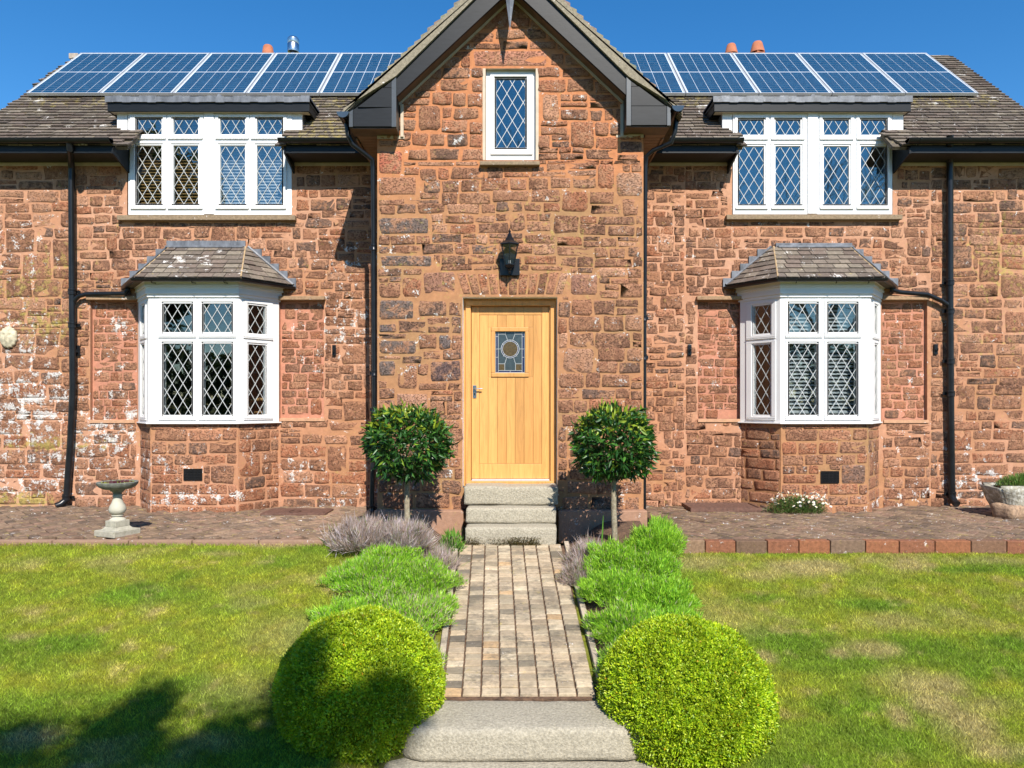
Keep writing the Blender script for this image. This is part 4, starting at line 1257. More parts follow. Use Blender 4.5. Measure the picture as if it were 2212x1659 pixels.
# leaded light
def gp(x, y): return P(x, y, YD)
GX = lambda u: 1069.8 + (1134.2 - 1069.8) * u
GY = lambda v: 716.5 + (805.5 - 716.5) * v
m = MB(); frD.box(m, gl_r[0], gl_r[1], gl_r[2], gl_r[3], -.006, .0)
o = m.build('glass', M['stained'], None); o.parent = door
m = MB()
for a, b, c, d in ((.03, 0, .095, 1), (.905, 0, .97, 1), (.1, .95, .9, .99)):
    r = dr(GX(a), GY(b), GX(c), GY(d)); frD.box(m, r[0], r[1], r[2], r[3], .0005, .002)
cc = gp(GX(.5), GY(.42)); Rg = .30 * (gl_r[1] - gl_r[0])
def annulus(m, r0, r1, d0, d1, n=32):
    for k in range(n):
        a0, a1 = 2 * math.pi * k / n, 2 * math.pi * (k + 1) / n
        f = lambda r, a: (cc.x + r * math.cos(a), cc.z + r * math.sin(a))
        q = [f(r0, a0), f(r1, a0), f(r1, a1), f(r0, a1)]
        m.hexa([frD.p(x, z, d0) for x, z in q] + [frD.p(x, z, d1) for x, z in q])
annulus(m, Rg * .86, Rg, .0005, .002)
o = m.build('blue_glass', M['stained_blue'], None); o.parent = door
m = MB()
q = [(cc.x + Rg * .84 * math.cos(2 * math.pi * k / 28), cc.z + Rg * .84 * math.sin(2 * math.pi * k / 28)) for k in range(28)]
m.prism(q, YD - .002, YD - .0005)
for a, c in ((.14, .31), (.69, .88)):
    r = dr(GX(a), GY(.79), GX(c), GY(.93)); frD.box(m, r[0], r[1], r[2], r[3], .0005, .002)
o = m.build('amber_glass', M['stained_amber'], None); o.parent = door
m = MB()
def came(u0, v0, u1, v1, w=.0042):
    a = gp(GX(u0), GY(v0)); b = gp(GX(u1), GY(v1)); L = math.hypot(b.x - a.x, b.z - a.z)
    nx, nz = -(b.z - a.z) / L * w / 2, (b.x - a.x) / L * w / 2
    q = [(a.x - nx, a.z - nz), (b.x - nx, b.z - nz), (b.x + nx, b.z + nz), (a.x + nx, a.z + nz)]
    m.hexa([frD.p(x, z, .002) for x, z in q] + [frD.p(x, z, .0045) for x, z in q])
for l in ((.10, 0, .10, 1), (.90, 0, .90, 1), (.10, .945, .90, .945), (.10, .06, .34, .06), (.34, .0, .34, .07), (.34, .06, .41, .20), (.66, .06, .59, .20), (.66, 0, .66, .07), (.66, .06, .90, .06),
          (.0, .42, .21, .42), (.79, .42, 1, .42), (.38, .64, .32, .78), (.62, .64, .68, .78), (.10, .78, .32, .78), (.68, .78, .90, .78), (.32, .78, .32, .945), (.68, .78, .68, .945),
          (.5, .945, .5, 1), (.02, 0, .02, 1), (.98, 0, .98, 1), (0, .99, 1, .99), (0, .12, .1, .12), (.9, .12, 1, .12), (0, .62, .1, .62), (.9, .62, 1, .62), (.5, .21, .5, .25), (.31, .55, .27, .60), (.69, .55, .73, .60), (.28, .33, .24, .28), (.72, .33, .76, .28)):
    came(*l)
annulus(m, Rg * .835, Rg * .875, .002, .0045); annulus(m, Rg * .98, Rg * 1.03, .002, .0045)
o = m.build('lead_came', M['came'], None); o.parent = door
# handle
r = dr(1021.6, 832.5, 1029.6, 860); m = MB(); frD.box(m, r[0], r[1], r[2], r[3], .024, .031)
a = gp(1025.6, 840); m.tube([frD.p(a.x, a.z, .03), frD.p(a.x, a.z, .06), frD.p(a.x + .005, a.z, .065), frD.p(a.x + .095, a.z + .002, .065)], .008, 8)
r = dr(1024.6, 849, 1026.8, 854)
o = m.build('handle', M['steel'], None, bevel=.001); o.parent = door
m = MB(); frD.box(m, r[0], r[1], r[2], r[3], .031, .0322); o = m.build('keyhole', M['black'], None); o.parent = door
r = dr(1019.5, 1034.2, 1186, 1038.2); m = MB(); frD.box(m, r[0], r[1], r[2], r[3], .02, .058); cpart(m, 'threshold_strip', M['alu'], bevel=.002)
mb = MB(); mb.box(DR[0], DR[1], YD + .06, YD + .1, DR[2] - .1, DR[3] + .05); cpart(mb, 'door_backing', M['darkgap'])

# ------------------------------------------------------------------ main roof
EY, EZ = 9.08, 3.275
PITCH = R(43.2); cp, spn = math.cos(PITCH), math.sin(PITCH)
def roof_pt(x, s, off): return (x, EY + s * cp - off * spn, EZ + s * spn + off * cp)
SLOPE = (11.62 - EY) / cp
DX = {-1: (P(275, 0, 9.1).x, P(607, 0, 9.1).x, P(250, 0, 9.42).x, P(651, 0, 9.42).x), 1: (P(1605, 0, 9.1).x, P(1929, 0, 9.1).x, P(1562, 0, 9.42).x, P(1954, 0, 9.42).x)}
TILE = []
def tile_piece(c8, tint, size, li=0., mo=0., par=None):
    V = np.array(c8)
    return dict(V=V, F=[(3, 2, 1, 0), (4, 5, 6, 7), (0, 1, 5, 4), (1, 2, 6, 5), (2, 3, 7, 6), (3, 0, 4, 7)], t=np.tile(np.array(tint), (8, 1)), l=np.full(8, li), m=np.full(8, mo), size=size, parent=par)
TCOL = [(.150, .122, .098), (.172, .142, .112), (.122, .099, .082), (.190, .160, .125), (.14, .108, .088)]
def tcol(rnd, k=1.0):
    c = rnd.choice(TCOL); j = k * rnd.uniform(.8, 1.2); return tuple(v * j for v in c)
rr = random.Random(12)
gauge = .098
nrow = int(SLOPE / gauge) + 1
for i in range(nrow):
    s0 = i * gauge; s1 = min(s0 + gauge * 1.35, SLOPE)
    x = -7.2 + rr.random() * .1
    while x < 7.2:
        w = rr.uniform(.13, .22); x1 = min(x + w, 7.2)
        cx_ = (x + x1) / 2; y_ = EY + s0 * cp
        skip = abs(cx_) < 6.7 and 1.78 < s0 < 3.1
        for sd in (-1, 1):
            a, b, c, d = DX[sd]
            if y_ < 9.40 and a < cx_ < b: skip = True
            if 9.40 <= y_ < 9.72 and c + .03 < cx_ < d - .03: skip = True
        if 5.02 - .95 * abs(cx_) > EZ + s0 * spn + .05: skip = True
        if not skip:
            g = .004; j = rr.uniform(-.006, .006); t_ = .016 + rr.uniform(0, .008)
            lo = .012 + rr.uniform(0, .007); dr_ = rr.uniform(-.004, .004)
            pts = [roof_pt(x + g, s0 + j, lo - .004), roof_pt(x1 - g, s0 + j + dr_, lo - .004), roof_pt(x1 - g, s1, -.006), roof_pt(x + g, s1, -.006),
                   roof_pt(x + g, s0 + j, lo + t_), roof_pt(x1 - g, s0 + j + dr_, lo + t_ + rr.uniform(-.003, .003)), roof_pt(x1 - g, s1, .008), roof_pt(x + g, s1, .008)]
            nearm = 1.0 if (1.2 < s0 < 1.75 and abs(cx_) < 6.9) else 0
            mo = (.32 if nearm else 0) + (.40 if (-2.9 < cx_ < -2.1 and s0 < .8) else 0)
            TILE.append(tile_piece(pts, tcol(rr), (x1 - x) * (12.5 - y_), .0 + (.8 if rr.random() < .012 else 0), mo))
        x = x1
deck = MB()
deck.add([roof_pt(-7.15, .02, -.01), roof_pt(7.15, .02, -.01), roof_pt(7.15, SLOPE, -.01), roof_pt(-7.15, SLOPE, -.01)], [(0, 1, 2, 3)])
deck = MB()
def deck_quad(x0, x1, s0, s1):
    deck.hexa([roof_pt(x0, s0, -.05), roof_pt(x1, s0, -.05), roof_pt(x1, s1, -.05), roof_pt(x0, s1, -.05), roof_pt(x0, s0, -.006), roof_pt(x1, s0, -.006), roof_pt(x1, s1, -.006), roof_pt(x0, s1, -.006)], (.12, .10, .075))
sA = .42
deck_quad(-7.15, DX[-1][0], .02, sA); deck_quad(DX[-1][1], DX[1][0], .02, sA); deck_quad(DX[1][1], 7.15, .02, sA)
sB = .88
deck_quad(-7.15, DX[-1][2] + .03, sA, sB); deck_quad(DX[-1][3] - .03, DX[1][2] + .03, sA, sB); deck_quad(DX[1][3] - .03, 7.15, sA, sB)
deck_quad(-7.15, 7.15, sB, SLOPE)
roof = cpart(deck, 'roof', M['tile'], tinted=True)
# back slope and gable ends closing the body
mb = MB(); ry, rz = 11.62, EZ + SLOPE * spn - .02
mb.add([(-7.15, ry, rz), (7.15, ry, rz), (7.15, ry + 2.5, rz - 2.35), (-7.15, ry + 2.5, rz - 2.35)], [(0, 1, 2, 3), (3, 2, 1, 0)], (.12, .10, .075))
cpart(mb, 'rear_roof', M['tile'], tinted=True)
for sx in (-1, 1):
    mb = MB(); x = 7.13 * sx
    vs = [(9.47, -1.45), (9.47, 3.4), (9.2, 3.42), (ry, rz - .05), (14.0, 3.4), (14.0, -1.45)]
    vs3 = [(x, a, b) for a, b in vs] + [(x - .2 * sx, a, b) for a, b in vs]
    n = len(vs); mb.add(vs3, [tuple(range(n)), tuple(reversed(range(n, 2 * n)))] + [((i + 1) % n, i, i + n, (i + 1) % n + n) for i in range(n)], (.42, .2, .11))
    cpart(mb, 'gable_end', M['mortar'], tinted=True)
mb = MB(); mb.box(-7.1, 7.1, 13.9, 14.0, -1.45, 3.4, (.42, .2, .11)); cpart(mb, 'rear_wall', M['mortar'], tinted=True)
# ridge tiles
x = -7.15; k = 0
while x < 7.15:
    w = .42 + rr.uniform(-.03, .03); x1 = min(x + w, 7.15)
    if not (-.9 < x and x1 < .9 and False):
        z0 = rz + .01 + rr.uniform(-.006, .006)
        mb = MB(); c = tcol(rr, 1.35)
        mb.add([(x + .003, ry - .13, z0 - .10), (x + .003, ry, z0 + .035), (x + .003, ry + .13, z0 - .10), (x1 - .003, ry - .13, z0 - .10), (x1 - .003, ry, z0 + .035), (x1 - .003, ry + .13, z0 - .10)],
               [(0, 1, 4, 3), (1, 2, 5, 4), (0, 2, 1), (3, 4, 5), (0, 3, 5, 2)], c)
        o = mb.build('ridge_tile', M['tile'], None, tinted=True); o.parent = roof
    x = x1
mb = MB(); mb.box(-7.2, -7.05, ry - .10, ry + .10, rz - .05, rz + .04, (.40, .34, .28)); cpart(mb, 'ridge_end', M['tile'], tinted=True, bevel=.01)

# gutters, fascias
def half_gutter(mb, a, b, r=.052, n=8):
    a = Vector(a); b = Vector(b); d = (b - a).normalized(); s = Vector((0, 0, 1)).cross(d).normalized()
    ring = lambda c, rad: [c + s * math.cos(math.pi + math.pi * k / n) * rad + Vector((0, 0, 1)) * math.sin(math.pi + math.pi * k / n) * rad for k in range(n + 1)]
    R0, R1, r0, r1 = ring(a, r), ring(b, r), ring(a, r - .004), ring(b, r - .004)
    m = n + 1
    vs = R0 + R1 + r0 + r1; fs = []
    for k in range(n):
        fs.append((k, k + m, k + 1 + m, k + 1)); fs.append((2 * m + k, 2 * m + k + 1, 3 * m + k + 1, 3 * m + k))
    fs += [(0, 2 * m, 3 * m, m), (n, n + m, n + 3 * m, n + 2 * m)]
    fs += [tuple(range(2 * m, 3 * m)), tuple(reversed(range(3 * m, 4 * m)))]
    fs += [tuple(range(0, m)), tuple(reversed(range(m, 2 * m)))]
    mb.add(vs, fs)
def gutter_run(x0, x1, y=9.0, z=3.345, clip_step=.85):
    mb = MB(); half_gutter(mb, (x0, y, z), (x1, y, z), .056)
    g = cpart(mb, 'gutter', M['black'], smooth=True)
    x = x0 + .15
    while x < x1:
        m = MB(); half_gutter(m, (x - .012, y, z + .001), (x + .012, y, z + .001), .061)
        o = m.build('gutter_clip', M['black'], None); o.parent = g; x += clip_step
    return g
Gx = [(-7.25, P(240, 0, 9.0).x), (P(602, 0, 9.0).x, -1.86), (1.86, P(1605, 0, 9.0).x), (P(1960, 0, 9.0).x, 7.25)]
for a, b in Gx: gutter_run(a, b)
for a, b in ((-7.15, -5.11), (-2.89, -1.58), (1.55, 2.86), (5.09, 7.15)):
    mb = MB(); mb.box(a, b, 9.065, 9.09, 3.19, 3.385); cpart(mb, 'fascia', M['anthracite'])
    mb = MB(); mb.box(a, b, 9.09, ZW, 3.195, 3.212); cpart(mb, 'soffit', M['darksoffit'])
    mb = MB(); mb.box(a, b, ZW - .022, ZW, 3.15, 3.192); cpart(mb, 'wall_plate', M['cream'])
# boxed soffit ends against the dormers
for x, s in ((-5.108, 1), (-2.892, -1), (2.862, 1), (5.088, -1)):
    mb = MB(); x0, x1 = sorted((x, x + .02 * s))
    vs = [(9.05, 3.18), (ZW, 3.05), (ZW, 3.57), (9.05, 3.25)]
    mb.add([(x0, a, b) for a, b in vs] + [(x1, a, b) for a, b in vs], [(0, 1, 2, 3), (7, 6, 5, 4), (0, 4, 5, 1), (1, 5, 6, 2), (2, 6, 7, 3), (3, 7, 4, 0)])
    cpart(mb, 'eaves_end', M['anthracite'])

# dormers over the wide upper windows
for sd in (-1, 1):
    a, b, c, d = DX[sd]
    hz = P(0, 241, 9.3).z; z1 = 3.96
    mb = MB()
    mb.box(c, d, ZW + .0, ZW + .04, P(0, 248, ZW).z, 3.96)
    wo_ = (UW_L if sd < 0 else UW_R)
    mb.box(c, wo_[0], ZW + .0, ZW + .04, 3.45, P(0, 248, ZW).z); mb.box(wo_[1], d, ZW + .0, ZW + .04, 3.45, P(0, 248, ZW).z); cpart(mb, 'dormer_cheek', M['upvc'], bevel=.003)
    mb = MB(); mb.box(c, c + .03, ZW + .04, 10.0, 3.3, 3.86).box(d - .03, d, ZW + .04, 10.0, 3.3, 3.86); cpart(mb, 'dormer_side', M['lead'])
    YD_ = 9.365
    f0, f1 = (P(232, 0, YD_).x, P(668, 0, YD_).x) if sd < 0 else (P(1543, 0, YD_).x, P(1968, 0, YD_).x)
    zf0, zf1, zl = P(0, 240.5, YD_).z, P(0, 222.5, YD_).z, P(0, 208.5, YD_).z
    mb = MB(); mb.box(f0, f1, YD_, YD_ + .025, zf0, zf1); mb.box(f0, f0 + .02, YD_ + .025, 10.0, zf0, zf1); mb.box(f1 - .02, f1, YD_ + .025, 10.0, zf0, zf1); cpart(mb, 'fascia', M['anthracite'], bevel=.002)
    mb = MB(); mb.box(f0 + .02, f1 - .02, YD_ + .025, ZW + .05, zf0 + .005, zf0 + .02); cpart(mb, 'soffit', M['cream'])
    mb = MB(); mb.box(f0 - .02, f1 + .01, YD_ - .02, 10.02, zf1 + .006, zl - .02)
    # uneven dressed lead edge
    nx = 24
    top = MB()
    for k in range(nx):
        x0 = f0 - .02 + (f1 - f0 + .03) * k / nx; x1 = f0 - .02 + (f1 - f0 + .03) * (k + 1) / nx
        top.box(x0, x1, YD_ - .025, 10.02, zf1 + .004 * math.sin(k * 2.3) + .004, zl + .006 * math.sin(k * 1.7) - .004)
    mid = (f0 + f1) / 2 + (.15 if sd < 0 else 0); top.tube([(mid, YD_ - .02, zl), (mid, 10.0, zl + .01)], .028, 8)
    mb.v += []; cpart(mb, 'lead_roof', M['lead'], bevel=.003); cpart(top, 'lead_edge', M['lead'])

# ------------------------------------------------------------------ porch gable roof
YG = 8.06
def gx(x, y): p = P(x, y, YG); return (p.x, p.z)
AZ = 5.115; SL = .955
porch = None
mb = MB()
for s in (-1, 1):
    n_ = math.hypot(1, SL)
    pts = [(0, AZ), (1.93 * s, AZ - SL * 1.93)]
    lo = [(1.93 * s, AZ - SL * 1.93 - .03), (0, AZ - .12)]
    poly = pts + lo
    mb.prism(poly, YG + .03, 11.2, (.15, .12, .09))
proof = cpart(mb, 'porch_roof', M['tile'], tinted=True)
# tile courses up both slopes; their ends make the rough verge
for s in (-1, 1):
    L = 1.95; rows = 26
    for k in range(rows):
        x0 = 1.935 - L * k / rows; x1 = x0 - L / rows * 1.25; x1 = max(x1, -.02)
        za, zb2 = AZ - SL * x0, AZ - SL * x1
        off = .042; jy = rr.uniform(-.022, .012); jt = rr.uniform(-.006, .010)
        th = .10 if x0 < 1.6 else .10 - (x0 - 1.6) * .12
        q = [(x0 * s, za + off + jt), (x1 * s, zb2 + .004 + jt * .3), (x1 * s, zb2 - .02), (x0 * s, za - .02)]
        mb = MB(); mb.prism(q, YG - .010 + jy * .5, 10.9, (.25 * rr.uniform(.85, 1.1), .215 * rr.uniform(.85, 1.1), .155))
        o = mb.build('tile_course', M['tile'], None, tinted=True); o.parent = proof
# verge: mortar bedding band under the tiles, deeper towards the apex
for s in (-1, 1):
    und = [(1.905 * s, gx(759.6, 236)[1] + .005), (abs(gx(855.6, 166)[0]) * s, gx(0, 166)[1]), (0, gx(0, 166)[1] + SL * 1.035 * abs(gx(855.6, 0)[0]))]
    top_ = [(0, AZ - .0), (1.93 * s, AZ - SL * 1.93)]
    poly = und + top_
    mb = MB(); mb.prism(poly, YG - .022, YG + .04, (.27, .235, .17)); cpart(mb, 'verge', M['tile'], tinted=True)
    # dark line below the verge then the barge board
    b0 = abs(gx(855.6, 0)[0]); zt0 = gx(0, 166)[1]
    apz = zt0 + SL * 1.035 * b0
    lowz = gx(0, 208)[1]
    lap = lowz + .915 * b0 * 1.02
    mb = MB(); mb.prism([(b0 * s, zt0 - .002), (0, apz - .002), (0, lap), (b0 * s, lowz)], YG + .012, YG + .05); cpart(mb, 'barge_board', M['anthracite'], bevel=.003)
    mb = MB(); mb.prism([(b0 * s, lowz + .05), (0, lap + .05), (0, lap + .015), (b0 * s, lowz + .015)], YG + .05, ZP); cpart(mb, 'gable_soffit', M['darkwood'])
    mb = MB(); mb.prism([(b0 * s, lowz + .03), (0, lap + .03), (0, lap - .015), (b0 * s, lowz - .015)], ZP - .03, ZP - .004)
    ex_ = abs(P(866 if s < 0 else 1346, 0, ZP).x)
    mb.box(min(ex_ * s, (ex_ - .035) * s), max(ex_ * s, (ex_ - .035) * s), ZP - .03, ZP - .004, P(0, 297, ZP).z, lowz)
    cpart(mb, 'gable_trim', M['cream'])
# box ends
for s in (-1, 1):
    if s < 0: xi, xo, yb = gx(856, 0)[0], gx(755, 0)[0], 274
    else: xi, xo, yb = gx(1353, 0)[0], gx(1448, 0)[0], 271
    zb3 = gx(0, yb)[1]; zi = gx(0, 166)[1] - .004; zo = gx(0, 236 if s < 0 else 228)[1] - .03
    zsplit = gx(0, 232 if s < 0 else 229)[1]
    ti = lambda x: zi + (zo - zi) * (x - xi) / (xo - xi)
    mb = MB(); mb.prism([(xi, zb3), (xo, zb3), (xo, ti(xo)), (xi, ti(xi))], YG + .02, ZP + .1); be = cpart(mb, 'box_end', M['anthracite'])
    xa_, xb_ = xi + .055 * s, xo - .04 * s
    m = MB(); m.prism([(xa_, zb3 + .004), (xb_, zb3 + .004), (xb_, min(zsplit, ti(xb_))), (xa_, zsplit)], YG, YG + .02); o = m.build('cladding_board', M['anthracite'], None, bevel=.003); o.parent = be
    xs3 = xi + (zsplit - zi) / (zo - zi) * (xo - xi)
    z2 = zsplit + .225
    xs4 = xi + (z2 - zi) / (zo - zi) * (xo - xi)
    m = MB(); m.prism([(xa_, zsplit + .004), (xs3 - .02 * s, zsplit + .004), (xs4, z2), (xa_, z2)], YG + .004, YG + .02); o = m.build('cladding_board', M['anthracite'], None, bevel=.003); o.parent = be
    m = MB(); m.prism([(xa_, z2 + .004), (xs4 - .02 * s, z2 + .004), (xa_, ti(xa_))], YG + .004, YG + .02); o = m.build('cladding_board', M['anthracite'], None); o.parent = be
    m = MB(); m.prism([(xi, zb3 - .002), (xa_ - .002 * s, zb3 - .002), (xa_ - .002 * s, ti(xa_) - .01), (xi, ti(xi) + .0)], YG - .006, YG + .02); o = m.build('corner_trim', M['trimgrey'], None, bevel=.002); o.parent = be; m = MB(); m.prism([(xb_ + .002 * s, zb3 - .002), (xo + .004 * s, zb3 - .002), (xo + .004 * s, ti(xo) - .005), (xb_ + .002 * s, ti(xb_) - .005)], YG - .006, YG + .02)
    o = m.build('corner_trim', M['trimgrey'], None, bevel=.002); o.parent = be
    # soffit running back along the porch side
    a, b = sorted((xo, (PX0 if s < 0 else PX1)))
    xx0, xx1 = sorted((xo, xi)); 
    m = MB(); m.box(xx0, xx1, YG + .02, ZP + .02, zb3 - .012, zb3 - .003); cpart(m, 'soffit', M['darkwood'])
    y = ZP + .02
    while y < ZW - .02:
        m = MB(); m.box(a + .03, b, y + .003, min(y + .085, ZW), zb3 - .012, zb3 - .002); o = m.build('soffit_plank', plain('soffit_tan', (.22, .13, .08), .55) if 'soffit_tan' not in bpy.data.materials else bpy.data.materials['soffit_tan'], None, bevel=.002); part(o); y += .09
    m = MB(); m.box(min(xo, xo - .022 * s), max(xo, xo - .022 * s), ZP + .1, ZW, zb3 - .03, zb3 + .13); cpart(m, 'side_fascia', bpy.data.materials['soffit_tan'])
    m = MB(); m.box(PX0 if s < 0 else PX1 - .32, PX0 + .32 if s < 0 else PX1, ZP - .012, ZP - .001, zb3 - .05, zb3 - .013); cpart(m, 'wall_plate', M['cream'])
    # side gutter with its end cap
    gxp = (P(741, 0, 8.03).x, P(0, 243, 8.03).z) if s < 0 else (P(1464, 0, 8.03).x, P(0, 230, 8.03).z)
    m = MB(); half_gutter(m, (gxp[0], 8.02, gxp[1]), (gxp[0], 9.2, gxp[1]), .068, 12); g = cpart(m, 'gutter', M['black'], smooth=True)
    m = MB(); pr_ = [(gxp[0] + .069 * math.cos(math.pi + math.pi * k / 14), gxp[1] + .004 + .069 * math.sin(math.pi + math.pi * k / 14)) for k in range(15)]
    m.prism(pr_, 8.008, 8.02); o = m.build('end_cap', plain('end_cap_grey', (.045, .06, .075), .12, spec=.9), None, bevel=.002); o.parent = g
# pendant finial
p0 = P(1101.5, 66, 8.0)
mb = MB(); c0 = (p0.x, 8.0, 0)
w0 = .072; ztop = P(0, -95, 8.0).z
tp = p0.z
mb.add([(p0.x, 8.0, tp), (p0.x - w0, 7.965, tp + .55), (p0.x, 7.935, tp + .55), (p0.x + w0, 7.965, tp + .55), (p0.x + w0, 8.05, tp + .55), (p0.x - w0, 8.05, tp + .55),
        (p0.x - w0, 7.965, ztop), (p0.x, 7.935, ztop), (p0.x + w0, 7.965, ztop), (p0.x + w0, 8.05, ztop), (p0.x - w0, 8.05, ztop)],
       [(0, 2, 1), (0, 3, 2), (0, 4, 3), (0, 5, 4), (0, 1, 5), (1, 2, 7, 6), (2, 3, 8, 7), (3, 4, 9, 8), (4, 5, 10, 9), (5, 1, 6, 10), (6, 7, 8, 9, 10)])
cpart(mb, 'finial', M['lead'])

# ------------------------------------------------------------------ bay roofs
def bay_roof(cx, label):
    bf, bb, tf = .655, 1.125, .50
    ye, yb, yt = 8.835, 9.44, 9.40
    ze = P(0, 601, 8.84).z; zt = P(0, 536, 9.43).z
    B = [(cx - bb, yb, ze + .0), (cx - bf, ye, ze), (cx + bf, ye, ze), (cx + bb, yb, ze)]
    T = [(cx - tf - .03, yb, zt), (cx - tf, yt, zt), (cx + tf, yt, zt), (cx + tf + .03, yb, zt)]
    mb = MB()
    low = [(a, b, c - .03) for a, b, c in B]
    mb.add(B + T + low, [(0, 1, 5, 4), (1, 2, 6, 5), (2, 3, 7, 6), (8, 9, 1, 0), (9, 10, 2, 1), (10, 11, 3, 2), (11, 10, 9, 8), (4, 5, 6, 7)], (.13, .11, .08))
    r_ = cpart(mb, 'bay_roof', M['tile'], tinted=True); r_["label"] = label
    rows = 7
    for i in range(3):
        b0, b1, t0, t1 = map(Vector, (B[i], B[i + 1], T[i], T[i + 1]))
        nrm = (b1 - b0).cross(t0 - b0).normalized()
        if nrm.z < 0: nrm = -nrm
        for k in range(rows):
            f0, f1 = k / rows - .01, min(1, (k + 1.25) / rows)
            L0, R0 = b0.lerp(t0, f0), b1.lerp(t1, f0); L1, R1 = b0.lerp(t0, f1), b1.lerp(t1, f1)
            W = (R0 - L0).length; u = -rr.random() * .08
            while u < W - .01:
                w = rr.uniform(.14, .22); a, b = max(u, 0) / W, min(u + w, W) / W
                if W - (u + w) < .05: b = 1
                if b - a > .01:
                    g = .004 / W; tl = .012 + rr.uniform(0, .006); bj = rr.uniform(-.003, .004)
                    a2, b2 = a + g, b - g
                    # clip the head against the hips by sliding along the same fraction
                    lo0, lo1 = L0.lerp(R0, a2), L0.lerp(R0, b2)
                    W1 = (R1 - L1).length
                    ua, ub = (lo0 - L1).dot((R1 - L1).normalized()) / W1, (lo1 - L1).dot((R1 - L1).normalized()) / W1
                    ua, ub = min(max(ua, 0), 1), min(max(ub, 0), 1)
                    if a <= 0: ua = 0
                    if b >= 1: ub = 1
                    hi0, hi1 = L1.lerp(R1, ua), L1.lerp(R1, ub)
                    d0 = nrm * (.012 + bj); d1 = nrm * .001
                    q = [lo0 + d0, lo1 + d0, hi1 + d1, hi0 + d1, lo0 + d0 + nrm * tl, lo1 + d0 + nrm * (tl + rr.uniform(-.003, .003)), hi1 + nrm * .01, hi0 + nrm * .01]
                    TILE.append(tile_piece([v[:] for v in q], tcol(rr, 1.15), 9, (.55 if cx < 0 and -.45 < (lo0.x - cx) < .1 and 1 < k < 5 else 0), .0, r_))
                u += w
                if b >= 1: break
    # lead: flashing over the top and stepped flashing down both sides
    m = MB(); a = P(359.6 if cx < 0 else 1676, 0, 9.43).x; b = P(530 if cx < 0 else 1841, 0, 9.43).x
    m.box(a, b, 9.425, 9.447, P(0, 535, 9.43).z, P(0, 520 if cx < 0 else 525, 9.43).z)
    m.box(a + .01, b - .01, 9.36, 9.44, zt - .005, zt + .02)
    m.build('lead_flashing', M['lead'], r_, bevel=.003)
    for s in (-1, 1):
        for k in range(5):
            f = (k + .5) / 5.2
            x = cx + s * (bb + (tf + .03 - bb) * f); z = ze + (zt - ze) * f
            m = MB(); hw = .075
            m.prism([(x - hw + .02 * s, z - .085 + .03 * 0), (x + hw + .02 * s, z - .085), (x + hw + .02 * s, z + .055), (x - hw + .02 * s, z + .055)], 9.42 + .001 * k, 9.437 + .001 * k)
            m.build('stepped_flashing', M['lead'], r_, bevel=.002)
        a0 = Vector((cx + s * bb, 9.41, ze + .015)); a1 = Vector((cx + s * (tf + .03), 9.41, zt + .015))
        m = MB(); m.tube([a0, a1], .02, 6); m.build('mortar_fillet', M['lead'], r_)
    # hip mortar lines
    for s in (-1, 1):
        m = MB(); m.tube([Vector((cx + s * bf, ye, ze + .02)), Vector((cx + s * tf, yt, zt + .014))], .011, 6, (.42, .30, .17)); m.build('hip_mortar', M['mortar'], r_, tinted=True)
    # gutter round the three sides, dark soffit beneath
    e = [(cx - bb - .01, 9.43), (cx - bf - .012, ye - .03), (cx + bf + .012, ye - .03), (cx + bb + .01, 9.43)]
    m = MB(); zz = ze - .012
    for i in range(3): half_gutter(m, (*e[i], zz), (*e[i + 1], zz), .035)
    for i in (1, 2): m.lathe([(.001, -.036), (.025, -.03), (.036, 0)], (e[i][0], e[i][1], zz), 10)
    m.build('gutter', M['iron'], r_, smooth=True)
    for x in (cx - .45, cx + .05, cx + .45):
        m = MB(); m.tube([(x, ye - .062, zz - .012), (x + .012, ye - .03, zz - .05), (x + .03, ye + .03, zz - .045)], .006, 6); m.build('gutter_bracket', M['iron'], r_)
bay_roof(-4.03, 'hipped tiled bay roof above the birdbath, patched with pale lichen'); bay_roof(3.965, 'hipped tiled bay roof above the daisies')
order = sorted(range(len(TILE)), key=lambda i: -TILE[i]['size'])
small = []
for n_, i in enumerate(order):
    q = TILE[i]
    if n_ < 300:
        c = q['V'].mean(0); me = make_mesh('tile', q['V'] - c, q['F'], tint=q['t'], lich=q['l'], moss=q['m'])
        o = link('tile', me, M['tile']); o.location = tuple(c); o.parent = q['parent'] or roof
    else: small.append(q)
V = np.concatenate([q['V'] for q in small]); F = []; b = 0
for q in small:
    F += [tuple(j + b for j in f) for f in q['F']]; b += 8
me = make_mesh('roof_tiling', V, F, tint=np.concatenate([q['t'] for q in small]), lich=np.concatenate([q['l'] for q in small]), moss=np.concatenate([q['m'] for q in small]))
o = link('roof_tiling', me, M['tile'], kind='stuff'); o.parent = roof

# air bricks
for r, cxx in zip(VENT, (-4.03, 3.965)):
    m = MB(); y = 9.0
    m.box(r[0], r[1], y - .006, y + .01, r[2], r[3]); v = cpart(m, 'air_vent', M['darkgap'])
    m = MB(); nx, nz = 13, 7
    for k in range(nx + 1):
        x = r[0] + (r[1] - r[0]) * k / nx; m.box(x - .0035, x + .0035, y - .016, y - .006, r[2], r[3])
    for k in range(nz + 1):
        z = r[2] + (r[3] - r[2]) * k / nz; m.box(r[0], r[1], y - .0155, y - .0065, z - .0035, z + .0035)
    o = m.build('grille', M['iron'], None); o.parent = v

